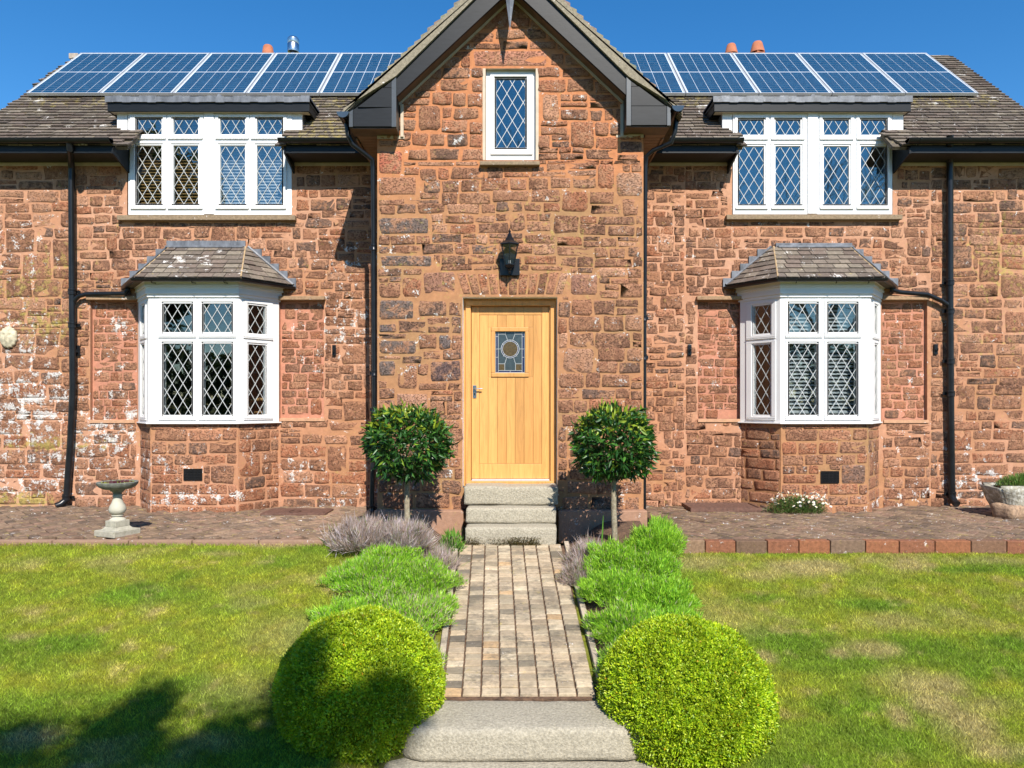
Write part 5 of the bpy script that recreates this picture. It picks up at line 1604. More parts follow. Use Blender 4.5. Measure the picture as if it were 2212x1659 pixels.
# ------------------------------------------------------------------ solar panels
PWD, PHT = 1.040, 1.775
def panel_meshes():
    m = MB(); t = .017
    m.box(-PWD / 2, PWD / 2, 0, t, -.04, .0); m.box(-PWD / 2, PWD / 2, PHT - t, PHT, -.04, .0); m.box(-PWD / 2, -PWD / 2 + t, t, PHT - t, -.04, 0); m.box(PWD / 2 - t, PWD / 2, t, PHT - t, -.04, 0)
    fr = make_mesh('frame', np.array(m.v), m.f)
    m = MB(); m.box(-PWD / 2 + t, PWD / 2 - t, t, PHT - t, -.02, -.006); bs = make_mesh('backsheet', np.array(m.v), m.f)
    m = MB(); W = PWD - 2 * t - .03; H = PHT - 2 * t - .03; mid = .018
    for i in range(6):
        for j in range(20):
            cw = W / 6; chh = (H - mid) / 20
            x0 = -W / 2 + i * cw + .003; y0 = t + .015 + j * chh + (mid if j >= 10 else 0) + .0022
            m.box(x0, x0 + cw - .006, y0, y0 + chh - .0058, -.006, -.0045)
    ce = make_mesh('solar_cells', np.array(m.v), m.f)
    return fr, bs, ce
pm = panel_meshes()
def panel(xc, label):
    s = (10.236 - EY) / cp
    base = roof_pt(xc, s + .03, .095)
    t = thing('solar_panel', label, 'solar panel', base, 'solar panels in two rows on the cottage roof')
    t.rotation_euler = (PITCH, 0, 0)
    link('frame', pm[0], M['alu'], t); link('backsheet', pm[1], M['backsheet'], t); link('solar_cells', pm[2], M['cell'], t, kind='stuff')
    m = MB(); m.box(-.3, -.26, .02, PHT, -.085, -.041).box(.26, .3, .02, PHT, -.085, -.041); me = make_mesh('rail', np.array(m.v), m.f); link('rail', me, M['black'], t)
LBL = ['solar panel at the outer end of its row, above the birdbath side of the roof', 'solar panel second from the outer end, beyond the end of the dormer lead', 'solar panel above the first lights of the birdbath side dormer',
       'solar panel directly in front of the first chimney pot and steel flue', 'solar panel before the steel flue, ending near the end of the dormer', 'solar panel partly hidden by the gable, on the flue side']
for k in range(6): panel(-6.98 + 1.053 * k + PWD / 2, LBL[k])
LBR = ['solar panel at the outer end of its row, on the stone trough side', 'solar panel second from the outer end, over the end of the dormer above the daisies', 'solar panel third from the outer end, over the middle of the dormer above the daisies',
       'solar panel directly below the pair of terracotta pots', 'solar panel half hidden behind the gable, next to the pair of terracotta pots', 'solar panel mostly hidden behind the gable on the twin pots side']
for k in range(6): panel(6.705 - 1.053 * k - PWD / 2, LBR[k])

# ------------------------------------------------------------------ chimney pots and flue
def pot(x, y0, y1, w0, w1, label, slots=True):
    d = 12.35; base = P(x, y1 + 22, d); t = thing('chimney_pot', label, 'chimney pot', base[:], 'terracotta chimney pots behind the ridge')
    k = d / FPX; h = (y1 + 22 - y0) * k
    r0, r1 = w0 / 2 * k, w1 / 2 * k
    MB().lathe([(r0 * .8, 0), (r0 * .8, h * .36), (r0 * .98, h * .38), (r0, h * .42)], n=22).build('collar', M['terra'], t, smooth=True)
    m = MB(); m.lathe([(r0 * .7, h * .42), (r0 * .7, h * .50)], n=16); m.build('opening', M['darkgap'], t)
    MB().lathe([(r0 * 1.08, h * .49), (r0 * 1.02, h * .55), (r1 * 1.12, h * .93), (r1 * 1.0, h * .97), (r1 * .9, h), (r1 * .7, h)], n=22).build('cowl', M['terra'], t, smooth=True)
    for k2 in range(6):
        a = k2 * math.pi / 3 + .3; m = MB(); m.box(r0 * .86 * math.cos(a) - .02, r0 * .86 * math.cos(a) + .02, r0 * .86 * math.sin(a) - .015, r0 * .86 * math.sin(a) + .015, h * .41, h * .51); m.build('prop', M['terra'], t)
pot(579, 99, 119, 25, 18, 'lone terracotta chimney pot beside the steel flue')
pot(1579.5, 96, 117, 27, 17, 'shorter of the two terracotta pots, nearer the gable'); pot(1636, 91.5, 116, 30, 19, 'taller of the two terracotta pots, farther from the gable')
m0 = P(633.5, 140, 12.35); k_ = 12.35 / FPX
t = thing('flue', 'round stainless steel flue cowl rising behind the ridge', 'flue', m0[:])
MB().lathe([(7 * k_, 0), (7 * k_, 30 * k_)], n=20).build('pipe', M['steel'], t, smooth=True)
MB().lathe([(8 * k_, 24 * k_), (12 * k_, 27 * k_), (12.4 * k_, 29 * k_), (12.4 * k_, 44 * k_), (12.1 * k_, 44.5 * k_), (12.4 * k_, 45 * k_), (12.4 * k_, 55 * k_), (10 * k_, 58 * k_), (4 * k_, 59.5 * k_)], n=28).build('cowl', M['steel'], t, smooth=True)

# ------------------------------------------------------------------ downpipes
def downpipe(label, pts, r, collars, shoe=None, mat='iron', brackets=(), branch=None):
    base = pts[-1]
    t = thing('downpipe', label, 'drainpipe', tuple(base)); O = Vector(base)
    m = MB(); m.tube([Vector(p) - O for p in pts], r, 14); m.build('pipe', M[mat], t, smooth=True)
    for z in collars:
        # point on the pipe at height z
        for a, b in zip(pts[:-1], pts[1:]):
            if min(a[2], b[2]) <= z <= max(a[2], b[2]) and abs(a[2] - b[2]) > .1:
                f = (z - a[2]) / (b[2] - a[2]); c = Vector(a).lerp(Vector(b), f) - O
                m = MB(); m.lathe([(r, -.045), (r * 1.22, -.04), (r * 1.22, -.02), (r * 1.12, -.015), (r * 1.12, .01), (r * 1.28, .015), (r * 1.28, .032), (r, .036)], c, 14); m.build('collar', M[mat], t, smooth=True)
                m = MB(); m.box(c.x - r * 2.0, c.x + r * 2.0, c.y + r * .8, c.y + r * .8 + .012, c.z - .02, c.z + .02); m.build('bracket', M[mat], t)
                break
    if shoe is not None:
        m = MB(); m.tube([Vector((0, 0, .10)), Vector((0, 0, .02)), Vector(shoe) * .5 + Vector((0, 0, -.005)), Vector(shoe)], r * 1.15, 14); m.build('shoe', M[mat], t, smooth=True)
    if branch:
        m = MB(); m.tube([Vector(p) - O for p in branch], r * .72, 12); m.build('branch_pipe', M[mat], t, smooth=True)
    return t
yp = ZW - .075
def pp(x, y, d=yp): return P(x, y, d)
downpipe('black downpipe beside the bay above the birdbath, leaning at its foot, with a side branch',
         [pp(151, 308, 9.02), pp(151, 322, 9.03), pp(153, 345, 9.30), pp(154.5, 365), pp(156, 640), pp(157.5, 840), pp(152, 960), pp(143, 1083)], .041,
         [pp(0, 352).z, pp(0, 630).z, pp(0, 702).z, pp(0, 1075).z], shoe=(-.085, -.08, -.055),
         branch=[pp(158, 652), pp(170, 640), pp(186, 635), pp(270, 634, 9.36), pp(277, 625, 9.36), pp(275, 612, 9.38)])
downpipe('black downpipe beside the bay above the daisies, fed by a drooping side branch',
         [pp(2052, 293, 9.02), pp(2052, 308, 9.03), pp(2052, 335, 9.3), pp(2052, 352), pp(2052, 640), pp(2054, 900), pp(2056.5, 1078)], .041,
         [pp(0, 348).z, pp(0, 610).z, pp(0, 672).z, pp(0, 780).z, pp(0, 850).z, pp(0, 1068).z], shoe=(0.01, -.09, -.055),
         branch=[pp(2050, 660), pp(2035, 650), pp(2003, 636), pp(1945, 631), pp(1927, 626, 9.36), pp(1923, 608, 9.38)])
yq = ZP + .02
def qp(x, y, d=ZP - .045): return P(x, y, d)
downpipe('thin black swan neck downpipe down the porch corner, behind the broad bay tree',
         [qp(748, 262, 8.2), qp(752, 292, 8.2), qp(762, 312, 8.22), qp(792, 335, 8.3), qp(804, 345, 8.34), qp(806, 362, 8.36), qp(808, 700, 8.36), qp(809, 930, 8.36), qp(805, 1000, 8.34), qp(802, 1120, 8.3)], .029,
         [qp(0, 530).z, qp(0, 805).z, qp(0, 885).z, qp(0, 1100).z])
downpipe('thin black swan neck downpipe down the other porch corner, behind the slim bay tree',
         [qp(1462, 250, 8.2), qp(1458, 285, 8.2), qp(1450, 308, 8.22), qp(1410, 325, 8.3), qp(1396, 338, 8.34), qp(1394, 360, 8.36), qp(1392, 700, 8.36), qp(1391, 1110, 8.36)], .026,
         [qp(0, 685).z, qp(0, 770).z])
for s, x, y in ((-1, 744, 252), (1, 1461, 240)):
    pass

# ------------------------------------------------------------------ lantern
p = P(1101, 598, ZP - .01)
t = thing('wall_lantern', 'black six sided wall lantern on a square back plate above the oak door', 'lantern', (p.x, ZP, p.z), None)
k = ZP / FPX; LY = -.14
def lz(y): return (598 - y) * (ZP - .15) / FPX + .005
m = MB(); m.box(-21.5 * k, 21.5 * k, -.045, -.012, 2 * k, 38 * k); m.build('back_plate', M['iron'], t, bevel=.004)
m = MB(); m.tube([(0, -.04, 12 * k), (0, -.08, 5 * k), (0, LY, 6 * k)], .009, 8); m.lathe([(.006, 0), (.014, .012), (.006, .024), (.012, .036), (.022, .045)], (0, LY, 3 * k), 12); m.build('bracket', M['iron'], t, smooth=True)
zb4, zt4, zr = lz(577), lz(540), lz(508)
rb, rt = 11.5 * k, 19.5 * k
a0 = math.pi / 6
m = MB(); m.lathe([(rb * .55, zb4 - .035), (rb * 1.05, zb4 - .006), (rb * 1.05, zb4 + .004)], (0, LY, 0), 6, turn=a0 * 0 + math.pi / 2)
for q in range(6):
    a = math.pi / 2 + q * math.pi / 3
    m.tube([(rb * math.cos(a), LY + rb * math.sin(a), zb4), (rt * math.cos(a), LY + rt * math.sin(a), zt4 + .03)], .0065, 6)
m.build('cage', M['iron'], t)
m = MB(); m.lathe([(rb * .93, zb4 + .004), (rt * .93, zt4 + .028)], (0, LY, 0), 6, turn=math.pi / 2); m.build('glass', M['glass_lamp'], t)
m = MB(); m.lathe([(rt * 1.0, zt4 + .022), (rt * 1.18, zt4 + .028), (rt * 1.18, zt4 + .036), (rt * .62, zt4 + .075), (rt * .30, zt4 + .125), (rt * .14, zt4 + .165), (rt * .12, zt4 + .175), (rt * .17, zt4 + .182), (rt * .08, zt4 + .20), (.002, zt4 + .225)], (0, LY, 0), 6, turn=math.pi / 2); m.build('lantern_roof', M['iron'], t)
m = MB(); m.tube([(0, LY, zb4), (0, LY, zb4 + .05)], .012, 10); m.build('lamp_holder', M['upvc'], t, smooth=True)
m = MB(); m.lathe([(.008, 0), (.014, .012), (.016, .03), (.009, .05), (.002, .058)], (0, LY, zb4 + .05), 10); m.build('bulb', M['glass_lamp'], t, smooth=True)

# ------------------------------------------------------------------ steps and path
steps = thing('stone_steps', 'three worn granite steps rising from the paved path to the oak door', 'steps', (0, 7.9, -1.54))
def rough_block(x0, x1, y0, y1, z0, z1, seed, r=.028, amp=.012, nx=30, name='step', mat='granite', parent=None, O=(0, 0, 0), ends=None):
    """a quarried slab: a rounded block whose faces are gently uneven"""
    import bmesh
    bm = bmesh.new(); bmesh.ops.create_cube(bm, size=1)
    me = bpy.data.meshes.new(name)
    sx, sy, sz = x1 - x0, y1 - y0, z1 - z0
    for v in bm.verts: v.co = Vector((x0 + (v.co.x + .5) * sx, y0 + (v.co.y + .5) * sy, z0 + (v.co.z + .5) * sz))
    bmesh.ops.bevel(bm, geom=list(bm.edges), offset=r, segments=2, affect='EDGES', profile=.6)
    es = [e for e in bm.edges if e.calc_length() > sx * .5]
    bmesh.ops.subdivide_edges(bm, edges=es, cuts=nx, use_grid_fill=True)
    es = [e for e in bm.edges if e.calc_length() > .1]
    bmesh.ops.subdivide_edges(bm, edges=es, cuts=3, use_grid_fill=True)
    for v in bm.verts:
        c = v.co
        nn = vnoise(np.array([c.x * 6 + seed, c.x * 5 + 7, c.x * 4]), np.array([c.z * 9 + c.y * 7, c.y * 8 + seed, c.y * 6 + c.z * 5]), seed, 3) - .5
        v.co = c + Vector((nn[0] * amp * 2, nn[1] * amp * 2, nn[2] * amp * 1.6))
        if ends: v.co = ends(v.co)
        v.co -= Vector(O)
    bm.to_mesh(me); bm.free()
    me.polygons.foreach_set("use_smooth", np.ones(len(me.polygons), bool))
    o = link(name, me, M[mat], parent)
    return o
SO = (0, 7.9, -1.54)
def sx_(x, d): return P(x, 0, d).x
rough_block(sx_(1002, 8.07), sx_(1206, 8.07), 8.07, 8.47, -1.165, -.955, 3, parent=steps, O=SO)
rough_block(sx_(1006, 7.89), sx_(1202, 7.89), 7.89, 8.3, -1.345, -1.168, 5, parent=steps, O=SO)
rough_block(sx_(1004, 7.68), sx_(1203, 7.68), 7.68, 8.15, -1.60, -1.349, 8, parent=steps, O=SO)
# moss tufts at the foot of the steps
mt = thing('moss', 'dark moss tufts growing along the foot of the lowest step', 'moss', (0, 7.66, -1.53))
n = 1800; cxs = np.array([-.42, -.10, .05, .22, .12]); kk = rng.integers(0, 5, n)
pos = np.stack([cxs[kk] + rng.normal(size=n) * np.array([.05, .09, .06, .05, .1])[kk], -.01 - .02 * rng.random(n), .0 + .05 * rng.random(n) ** 2 * 1.5], 1)
leaf_cloud('foliage', pos, rng.normal(size=(n, 3)) * .6 + np.array([0, -.6, .8]), .022, .006, tints(n, [(.07, .075, .015), (.13, .10, .03), (.10, .06, .03)], .4), M['leaf'], mt)

path = bpy.data.objects.new('garden_path', None); COL.objects.link(path); path["kind"] = 'structure'; path["label"] = "weathered block paved path leading to the steps"
path.location = (0, 6.35, -1.8)
PY0, PY1 = 5.03, 7.68
def path_z(y): return -(1.525 + .2086 * (7.68 - y))
m = MB(); W_ = .548
m.hexa([(-W_ - .0, PY0, path_z(PY0) - .3), (W_ + .02, PY0, path_z(PY0) - .3), (W_ + .02, PY1, path_z(PY1) - .3), (-W_, PY1, path_z(PY1) - .3), (-W_, PY0, path_z(PY0) - .022), (W_ + .02, PY0, path_z(PY0) - .022), (W_ + .02, PY1, path_z(PY1) - .022), (-W_, PY1, path_z(PY1) - .022)])
o = m.build('bedding', M['soil'], None); o.parent = path; o.matrix_parent_inverse = Matrix.Translation((0, -6.35, 1.8))
rows = 30; cw = (2 * W_) / 8; rp = random.Random(4)
PTINT = [(.50, .405, .28), (.455, .365, .255), (.53, .44, .31), (.42, .345, .24), (.49, .385, .26)]
cxp = lambda y: .5 * (P(1102.5, 0, 7.68).x + (P(1122.5, 0, 5.03).x - P(1102.5, 0, 7.68).x) * (7.68 - y) / 2.65) * 2
for c in range(8):
    for r in range(rows):
        y0 = PY0 + .02 + (PY1 - PY0 - .02) * r / rows; y1 = PY0 + .02 + (PY1 - PY0 - .02) * (r + 1) / rows
        x0 = -W_ + c * cw + cxp((y0 + y1) / 2); x1 = x0 + cw
        gx_, gy_ = .0058 + rp.uniform(-.001, .0015), .0068 + rp.uniform(-.001, .002)
        dz = rp.uniform(-.004, .004); tl = rp.uniform(-.003, .003)
        tint = rp.choice(PTINT)
        if rp.random() < .035: tint = (.50, .34, .19)
        if rp.random() < .05: tint = (.26, .22, .16)
        if c < 3 and rp.random() < .12: tint = (.20, .17, .13)
        cx_, cy_ = (x0 + x1) / 2, (y0 + y1) / 2
        hx, hy = (x1 - x0) / 2 - gx_, (y1 - y0) / 2 - gy_
        pts = []
        for lev, ins in ((-.05, 0), (0, 0), (.006, .005)):
            for sx, sy in ((-1, -1), (1, -1), (1, 1), (-1, 1)):
                X_, Y_ = cx_ + sx * (hx - ins), cy_ + sy * (hy - ins)
                pts.append((X_ - cx_, Y_ - cy_, path_z(Y_) - path_z(cy_) + lev + dz + tl * sx - .008))
        F_ = []
        for l in (0, 1):
            for q in range(4): a, b = l * 4 + q, l * 4 + (q + 1) % 4; F_.append((a, b, b + 4, a + 4))
        F_.append((8, 9, 10, 11))
        me = make_mesh('brick', np.array(pts), F_, tint=np.array(tint) * rp.uniform(.72, 1.14), lich=-.2, moss=.02)
        o = link('brick', me, M['pathbrick'], path, loc=(cx_, cy_ - 6.35, path_z(cy_) + 1.8))
# edging strips along the path
for s in (-1, 1):
    for k in range(5):
        ya, yb2 = PY0 + .1 + k * .52, PY0 + .1 + (k + 1) * .52 - .006
        q = []
        for yy, zo in ((ya, -.12), (yb2, -.12), (ya, .012), (yb2, .012)):
            xo_ = cxp(yy) + s * (W_ + (.012 if s < 0 else .035)); q.append((xo_, yy, path_z(yy) + zo))
        w = .05 * s
        a, b, c, d = q
        pts = [a, (a[0] + w, *a[1:]), (b[0] + w, *b[1:]), b, c, (c[0] + w, *c[1:]), (d[0] + w, *d[1:]), d]
        if s < 0: pts = [pts[1], pts[0], pts[3], pts[2], pts[5], pts[4], pts[7], pts[6]]
        m = MB(); m.hexa([Vector(v) - Vector((0, 6.35, -1.8)) for v in pts], (.50, .42, .32)); m.build('edging_stone', M['pathbrick'], path, tinted=True, bevel=.006)
# big slab at the near end, and the one below it
def slab_shape(c):
    e = max(0, abs(c.x - .085) - .62) / .2
    y = c.y + min(1, e) ** 2 * .10 * (1 if c.y < 4.8 else -1.2)
    return Vector((c.x, y, c.z - min(1, e) ** 2 * .012 + .02 * (c.y - 4.8)))
slab = rough_block(-.735, .905, 4.575, 5.035, -2.315, -2.105, 14, r=.035, amp=.016, nx=40, name='stone_slab', ends=slab_shape, O=(0, 4.8, -2.31))
slab.location = (0, 4.8, -2.31); tag(slab, 'huge weathered granite slab forming the step between the two box balls', 'stone step')
slab2 = rough_block(-.82, .95, 3.9, 4.85, -2.62, -2.325, 19, r=.03, amp=.012, nx=30, name='stone_slab', O=(0, 4.3, -2.62))
slab2.location = (0, 4.3, -2.62); tag(slab2, 'lower flat slab just showing beneath the huge granite step', 'stone step')

# ------------------------------------------------------------------ patio
patio = grid_mesh('patio', np.array([-7.6, -1.66]), np.array([7.16, 9.5]), lambda X, Y: np.full_like(X, -1.405), None, M['soil'], kind='structure')
patio2 = grid_mesh('patio', np.array([1.66, 7.6]), np.array([7.02, 9.5]), lambda X, Y: np.full_like(X, -1.405), None, M['soil'], kind='structure')
patio["label"] = "worn brown paved terrace under the birdbath"; patio2["label"] = "brown paved terrace with a brick edge before the daisies"
pz = random.Random(9)
PCOL = [(.20, .135, .090), (.175, .120, .082), (.22, .15, .10), (.15, .105, .075), (.205, .13, .09)]
def pavers(x0, x1, y0, y1, parent, limit):
    out = []; L, Wd = .20, .10; c45 = math.cos(R(45)); 
    n = 70
    for i in range(-n, n):
        for j in range(-n, n):
            for kind in (0, 1):
                # herringbone cells
                bx_, by_ = (i * .1 + j * .1, 0)
                if kind == 0: ax, ay = i * .1 + j * .2 * 0, 0
    # herringbone: brick k in diagonal stair n
    for a in range(-70, 70):
        for b in range(-70, 70):
            if (a - b) % 4 == 0: u0, v0, w, h = a * .1, b * .1, .2, .1
            elif (a - b) % 4 == 3: u0, v0, w, h = a * .1, b * .1, .1, .2
            else: continue
            uc, vc = u0 + w / 2, v0 + h / 2
            X = (uc - vc) * c45 + (x0 + x1) / 2; Y = (uc + vc) * c45 + (y0 + y1) / 2
            if not (x0 < X < x1 and y0 < Y < y1): continue
            if abs(X + 4.03) < 1.0 and Y > 8.92 and (Y - 8.92) > (abs(X + 4.03) - .55) * 1.2: continue
            if abs(X - 3.965) < 1.0 and Y > 8.92 and (Y - 8.92) > (abs(X - 3.965) - .55) * 1.2: continue
            ca, sa = c45, c45
            g = .004; dz = pz.uniform(-.007, .007); t1, t2 = pz.uniform(-.02, .02), pz.uniform(-.02, .02)
            pts = []
            zt_ = -1.372 - .006 * (9.4 - Y)
            for lev, ins in ((-.05, 0), (.0, 0), (.006, .007)):
                for sx, sy in ((-1, -1), (1, -1), (1, 1), (-1, 1)):
                    du, dv = sx * (w / 2 - g - ins), sy * (h / 2 - g - ins)
                    pts.append((X + (du - dv) * c45, Y + (du + dv) * c45, zt_ + lev + dz + t1 * du + t2 * dv))
            F_ = []
            for l in (0, 1):
                for q in range(4): A, B = l * 4 + q, l * 4 + (q + 1) % 4; F_.append((A, B, B + 4, A + 4))
            F_.append((8, 9, 10, 11))
            c = pz.choice(PCOL); k = pz.uniform(.8, 1.2) * (1.25 if x0 < 0 and X > -3.2 else 1.0) * (.85 + .4 * float(vnoise(np.array([X * 1.3]), np.array([Y * 2]), 3, 2)[0]))
            out.append(dict(V=np.array(pts), F=F_, t=np.tile(np.array([c[0] * k, c[1] * k, c[2] * k]), (12, 1)), l=np.full(12, .02), m=np.full(12, .15), size=20 - Y + (0 if abs(X) < .75 * Y else -9)))
    out.sort(key=lambda q: -q['size'])
    for q in out[:limit]:
        c = q['V'].mean(0); me = make_mesh('paver', q['V'] - c, q['F'], tint=q['t'], lich=q['l'], moss=q['m']); link('paver', me, M['paver'], parent, loc=tuple(c))
    rest = out[limit:]
    V = np.concatenate([q['V'] for q in rest]); F = []; b = 0
    for q in rest:
        F += [tuple(j + b for j in f) for f in q['F']]; b += 12
    me = make_mesh('paving', V, F, tint=np.concatenate([q['t'] for q in rest]), lich=np.concatenate([q['l'] for q in rest]), moss=np.concatenate([q['m'] for q in rest]))
    link('paving', me, M['paver'], parent, kind='stuff')
pavers(-7.4, -1.72, 7.22, 9.40, patio, 150); pavers(1.72, 7.4, 7.13, 9.40, patio2, 150)
# edging: red bricks on the trough side, flush stone on the birdbath side
x = 1.55; ec = random.Random(2)
while x < 7.4:
    w = ec.uniform(.30, .36); x1 = x + w
    c = (.25, .16, .10) if x < 1.9 else ec.choice([(.24, .10, .055), (.19, .105, .065), (.16, .10, .065), (.27, .11, .055), (.19, .125, .085)])
    m = MB(); m.box(-w / 2 + .004, w / 2 - .004, -.05, .05, -.22, 0, c)
    o = m.build('brick', M['tile'], patio2, tinted=True, bevel=.008); o.location = (x + w / 2, 7.055, -1.362 + ec.uniform(-.006, .004)); x = x1
x = -7.4
while x < -1.7:
    w = ec.uniform(.5, .8); x1 = min(x + w, -1.66)
    m = MB(); m.box(-(x1 - x) / 2 + .004, (x1 - x) / 2 - .004, -.04, .04, -.2, 0, (.30, .19, .13))
    o = m.build('edging_stone', M['mortar'], patio, tinted=True, bevel=.01); o.location = ((x + x1) / 2, 7.175, -1.385); x = x1

# manhole cover and grating let into the terrace
p = P(637, 1095, 8.75)
t = thing('manhole_cover', 'flat rusty inspection cover with a ring handle, let into the birdbath terrace', 'manhole cover', (p.x, 8.86, -1.355))
m = MB(); m.box(-.40, .40, -.20, .20, -.02, .004); m.build('plate', M['rust'], t, bevel=.004)
m = MB()
for k in range(11): m.box(-.37, .37, -.17 + k * .034 - .006, -.17 + k * .034 + .006, .004, .012)
m.build('ribs', M['rust'], t)
m = MB(); ring = [(.07 * math.cos(a), -.1 + .07 * math.sin(a), .022) for a in np.linspace(0, 6.283, 17)]; m.tube(ring, .006, 6); m.build('ring', M['rust'], t)
p = P(1570, 1081, 8.9)
t = thing('drain_grating', 'rusty slatted light well grating lying in front of the wall between porch and bay', 'grating', (p.x, 9.15, -1.35))
m = MB(); ring_bars(Fr((0, 0, 0), (1, 0, 0), (0, 0, 1)), m, (0, 0, 0, 0), (0, 0, 0, 0), 0, 0); m = MB()
m.box(-.45, .45, -.24, -.21, -.02, .03).box(-.45, .45, .21, .24, -.02, .03).box(-.45, -.42, -.21, .21, -.02, .03).box(.42, .45, -.21, .21, -.02, .03); m.build('frame', M['rust'], t)
me = make_mesh('bar', np.array(MB().box(-.42, .42, -.009, .009, 0, .022).v), MB().box(-.42, .42, -.009, .009, 0, .022).f)
for k in range(9): link('bar', me, M['rust'], t, loc=(0, -.17 + k * .0425, 0))
me = make_mesh('cross_bar', np.array(MB().box(-.006, .006, -.21, .21, -.004, .017).v), MB().box(-.006, .006, -.21, .21, -.004, .017).f)
for k in range(9): link('cross_bar', me, M['rust'], t, loc=(-.34 + k * .085, 0, 0))
m = MB(); m.box(-.41, .41, -.2, .2, -.019, -.010); m.build('pit', M['darkgap'], t)

# shutter hooks on the walls
for i, (x, y, lb) in enumerate(((171, 758, 'small black iron shutter catch close beside the leaning downpipe'), (722.5, 757, 'small black iron shutter catch between the bay above the birdbath and the porch'), (1489, 756, 'small black iron shutter catch between the porch and the bay above the daisies'), (2019.5, 755, 'small black iron shutter catch between the bay above the daisies and the downpipe'))):
    p = P(x, y, ZW); t = thing('shutter_catch', lb, 'catch', (p.x, ZW - .01, p.z), 'iron shutter catches on the wing walls')
    m = MB(); m.box(-.024, .024, -.022, .02, -.07, .07); m.build('plate', M['iron'], t, bevel=.004)
    m = MB(); m.tube([(0, -.02, -.02), (0, -.05, -.02), (0, -.055, .015)], .009, 8); m.build('hook', M['iron'], t)

# plaster mask on the wall
p = P(21, 728, ZW); k = ZW / FPX
t = thing('wall_mask', 'cream plaster face plaque hung on the lichen covered wall at the picture edge', 'plaque', (p.x, ZW - .01, p.z))
import bmesh
V, F = icos(1, sub=4)
X_, Y_, Z_ = V[:, 0].copy(), V[:, 1].copy(), V[:, 2].copy()
def bump_(x, z, rx, rz, a): return a * np.exp(-(((X_ - x) / rx) ** 2 + ((Z_ - z) / rz) ** 2))
relief = bump_(0, -.02, .11, .28, .42) + bump_(0, .33, .55, .10, .18) - bump_(-.33, .16, .17, .12, .32) - bump_(.33, .16, .17, .12, .32) + bump_(-.33, .14, .09, .06, .16) + bump_(.33, .14, .09, .06, .16) \
    + bump_(0, -.40, .22, .05, .16) - bump_(0, -.47, .2, .035, .15) + bump_(0, -.54, .2, .05, .14) + bump_(-.45, -.15, .2, .22, .12) + bump_(.45, -.15, .2, .22, .12)
rad = np.hypot(X_, Z_); rel2 = (rad > .72) * .14 * np.sin(np.arctan2(Z_, X_) * 15) * (rad - .6)
Wd, Hd = 19 * k, 23 * k
V2 = np.stack([X_ * Wd * (1 + rel2), np.where(Y_ < 0, -.055 * np.sqrt(np.clip(-Y_, 0, 1)) - .085 * relief * (Y_ < 0), 0), Z_ * Hd * (1 + rel2) * np.where(Z_ < 0, 1.05, .95)], 1)
link('face', make_mesh('face', V2, F, smooth=True), M['facestone'], t)

# ------------------------------------------------------------------ birdbath
p = P(250, 1150, 7.35); bz = -1.383; bk = 7.35 / FPX
t = thing('birdbath', 'small stone birdbath on a baluster pedestal holding reddish succulents', 'birdbath', (p.x - .02, 7.42, bz), rotz=R(-24)); t.scale = (.89, .89, .95)
def bb(y): return (1150 - y) * bk
m = MB(); m.box(-.172, .172, -.172, .172, 0, .066); m.build('foot', M['caststone'], t, bevel=.008)
m = MB(); m.add([(-.125, -.125, .066), (.125, -.125, .066), (.125, .125, .066), (-.125, .125, .066), (-.09, -.09, .10), (.09, -.09, .10), (.09, .09, .10), (-.09, .09, .10)], [(0, 1, 5, 4), (1, 2, 6, 5), (2, 3, 7, 6), (3, 0, 4, 7), (4, 5, 6, 7)])
m.box(-.09, .09, -.09, .09, .10, .165); m.build('plinth', M['caststone'], t, bevel=.004)
m = MB(); m.lathe([(.088, .165), (.088, .172), (.07, .186), (.052, .20), (.05, .212), (.064, .216), (.064, .224), (.052, .228), (.072, .24), (.090, .265), (.094, .29), (.082, .325), (.062, .36), (.050, .395), (.046, .42), (.054, .425), (.054, .437), (.045, .442), (.045, .45)], n=26); m.build('baluster', plain('pale_cast_stone', (.47, .45, .37), .85, var=.12, bscale=60, bdist=.001), t, smooth=True)
m = MB(); m.lathe([(.044, .445), (.05, .47), (.075, .49), (.08, .50), (.15, .512), (.195, .535), (.218, .565), (.222, .585), (.214, .59), (.200, .585), (.17, .565), (.10, .558), (.001, .556)], n=32); m.build('bowl', M['bowlstone'], t, smooth=True)
n = 700; a = rng.random(n) * 6.283; r = .17 * np.sqrt(rng.random(n))
pos = np.stack([r * np.cos(a), r * np.sin(a), .565 + .012 * rng.random(n)], 1)
side = vnoise(pos[:, 0] * 14, pos[:, 1] * 14, 2, 2)
col = np.where((side > .52)[:, None], np.array([[.28, .32, .05]]), np.array([[.13, .03, .045]])) * (.6 + .8 * rng.random((n, 1)))
leaf_cloud('succulents', pos, rng.normal(size=(n, 3)) * .8 + np.array([0, 0, 1.2]), .022, .012, col, M['leaf'], t, kind='stuff')

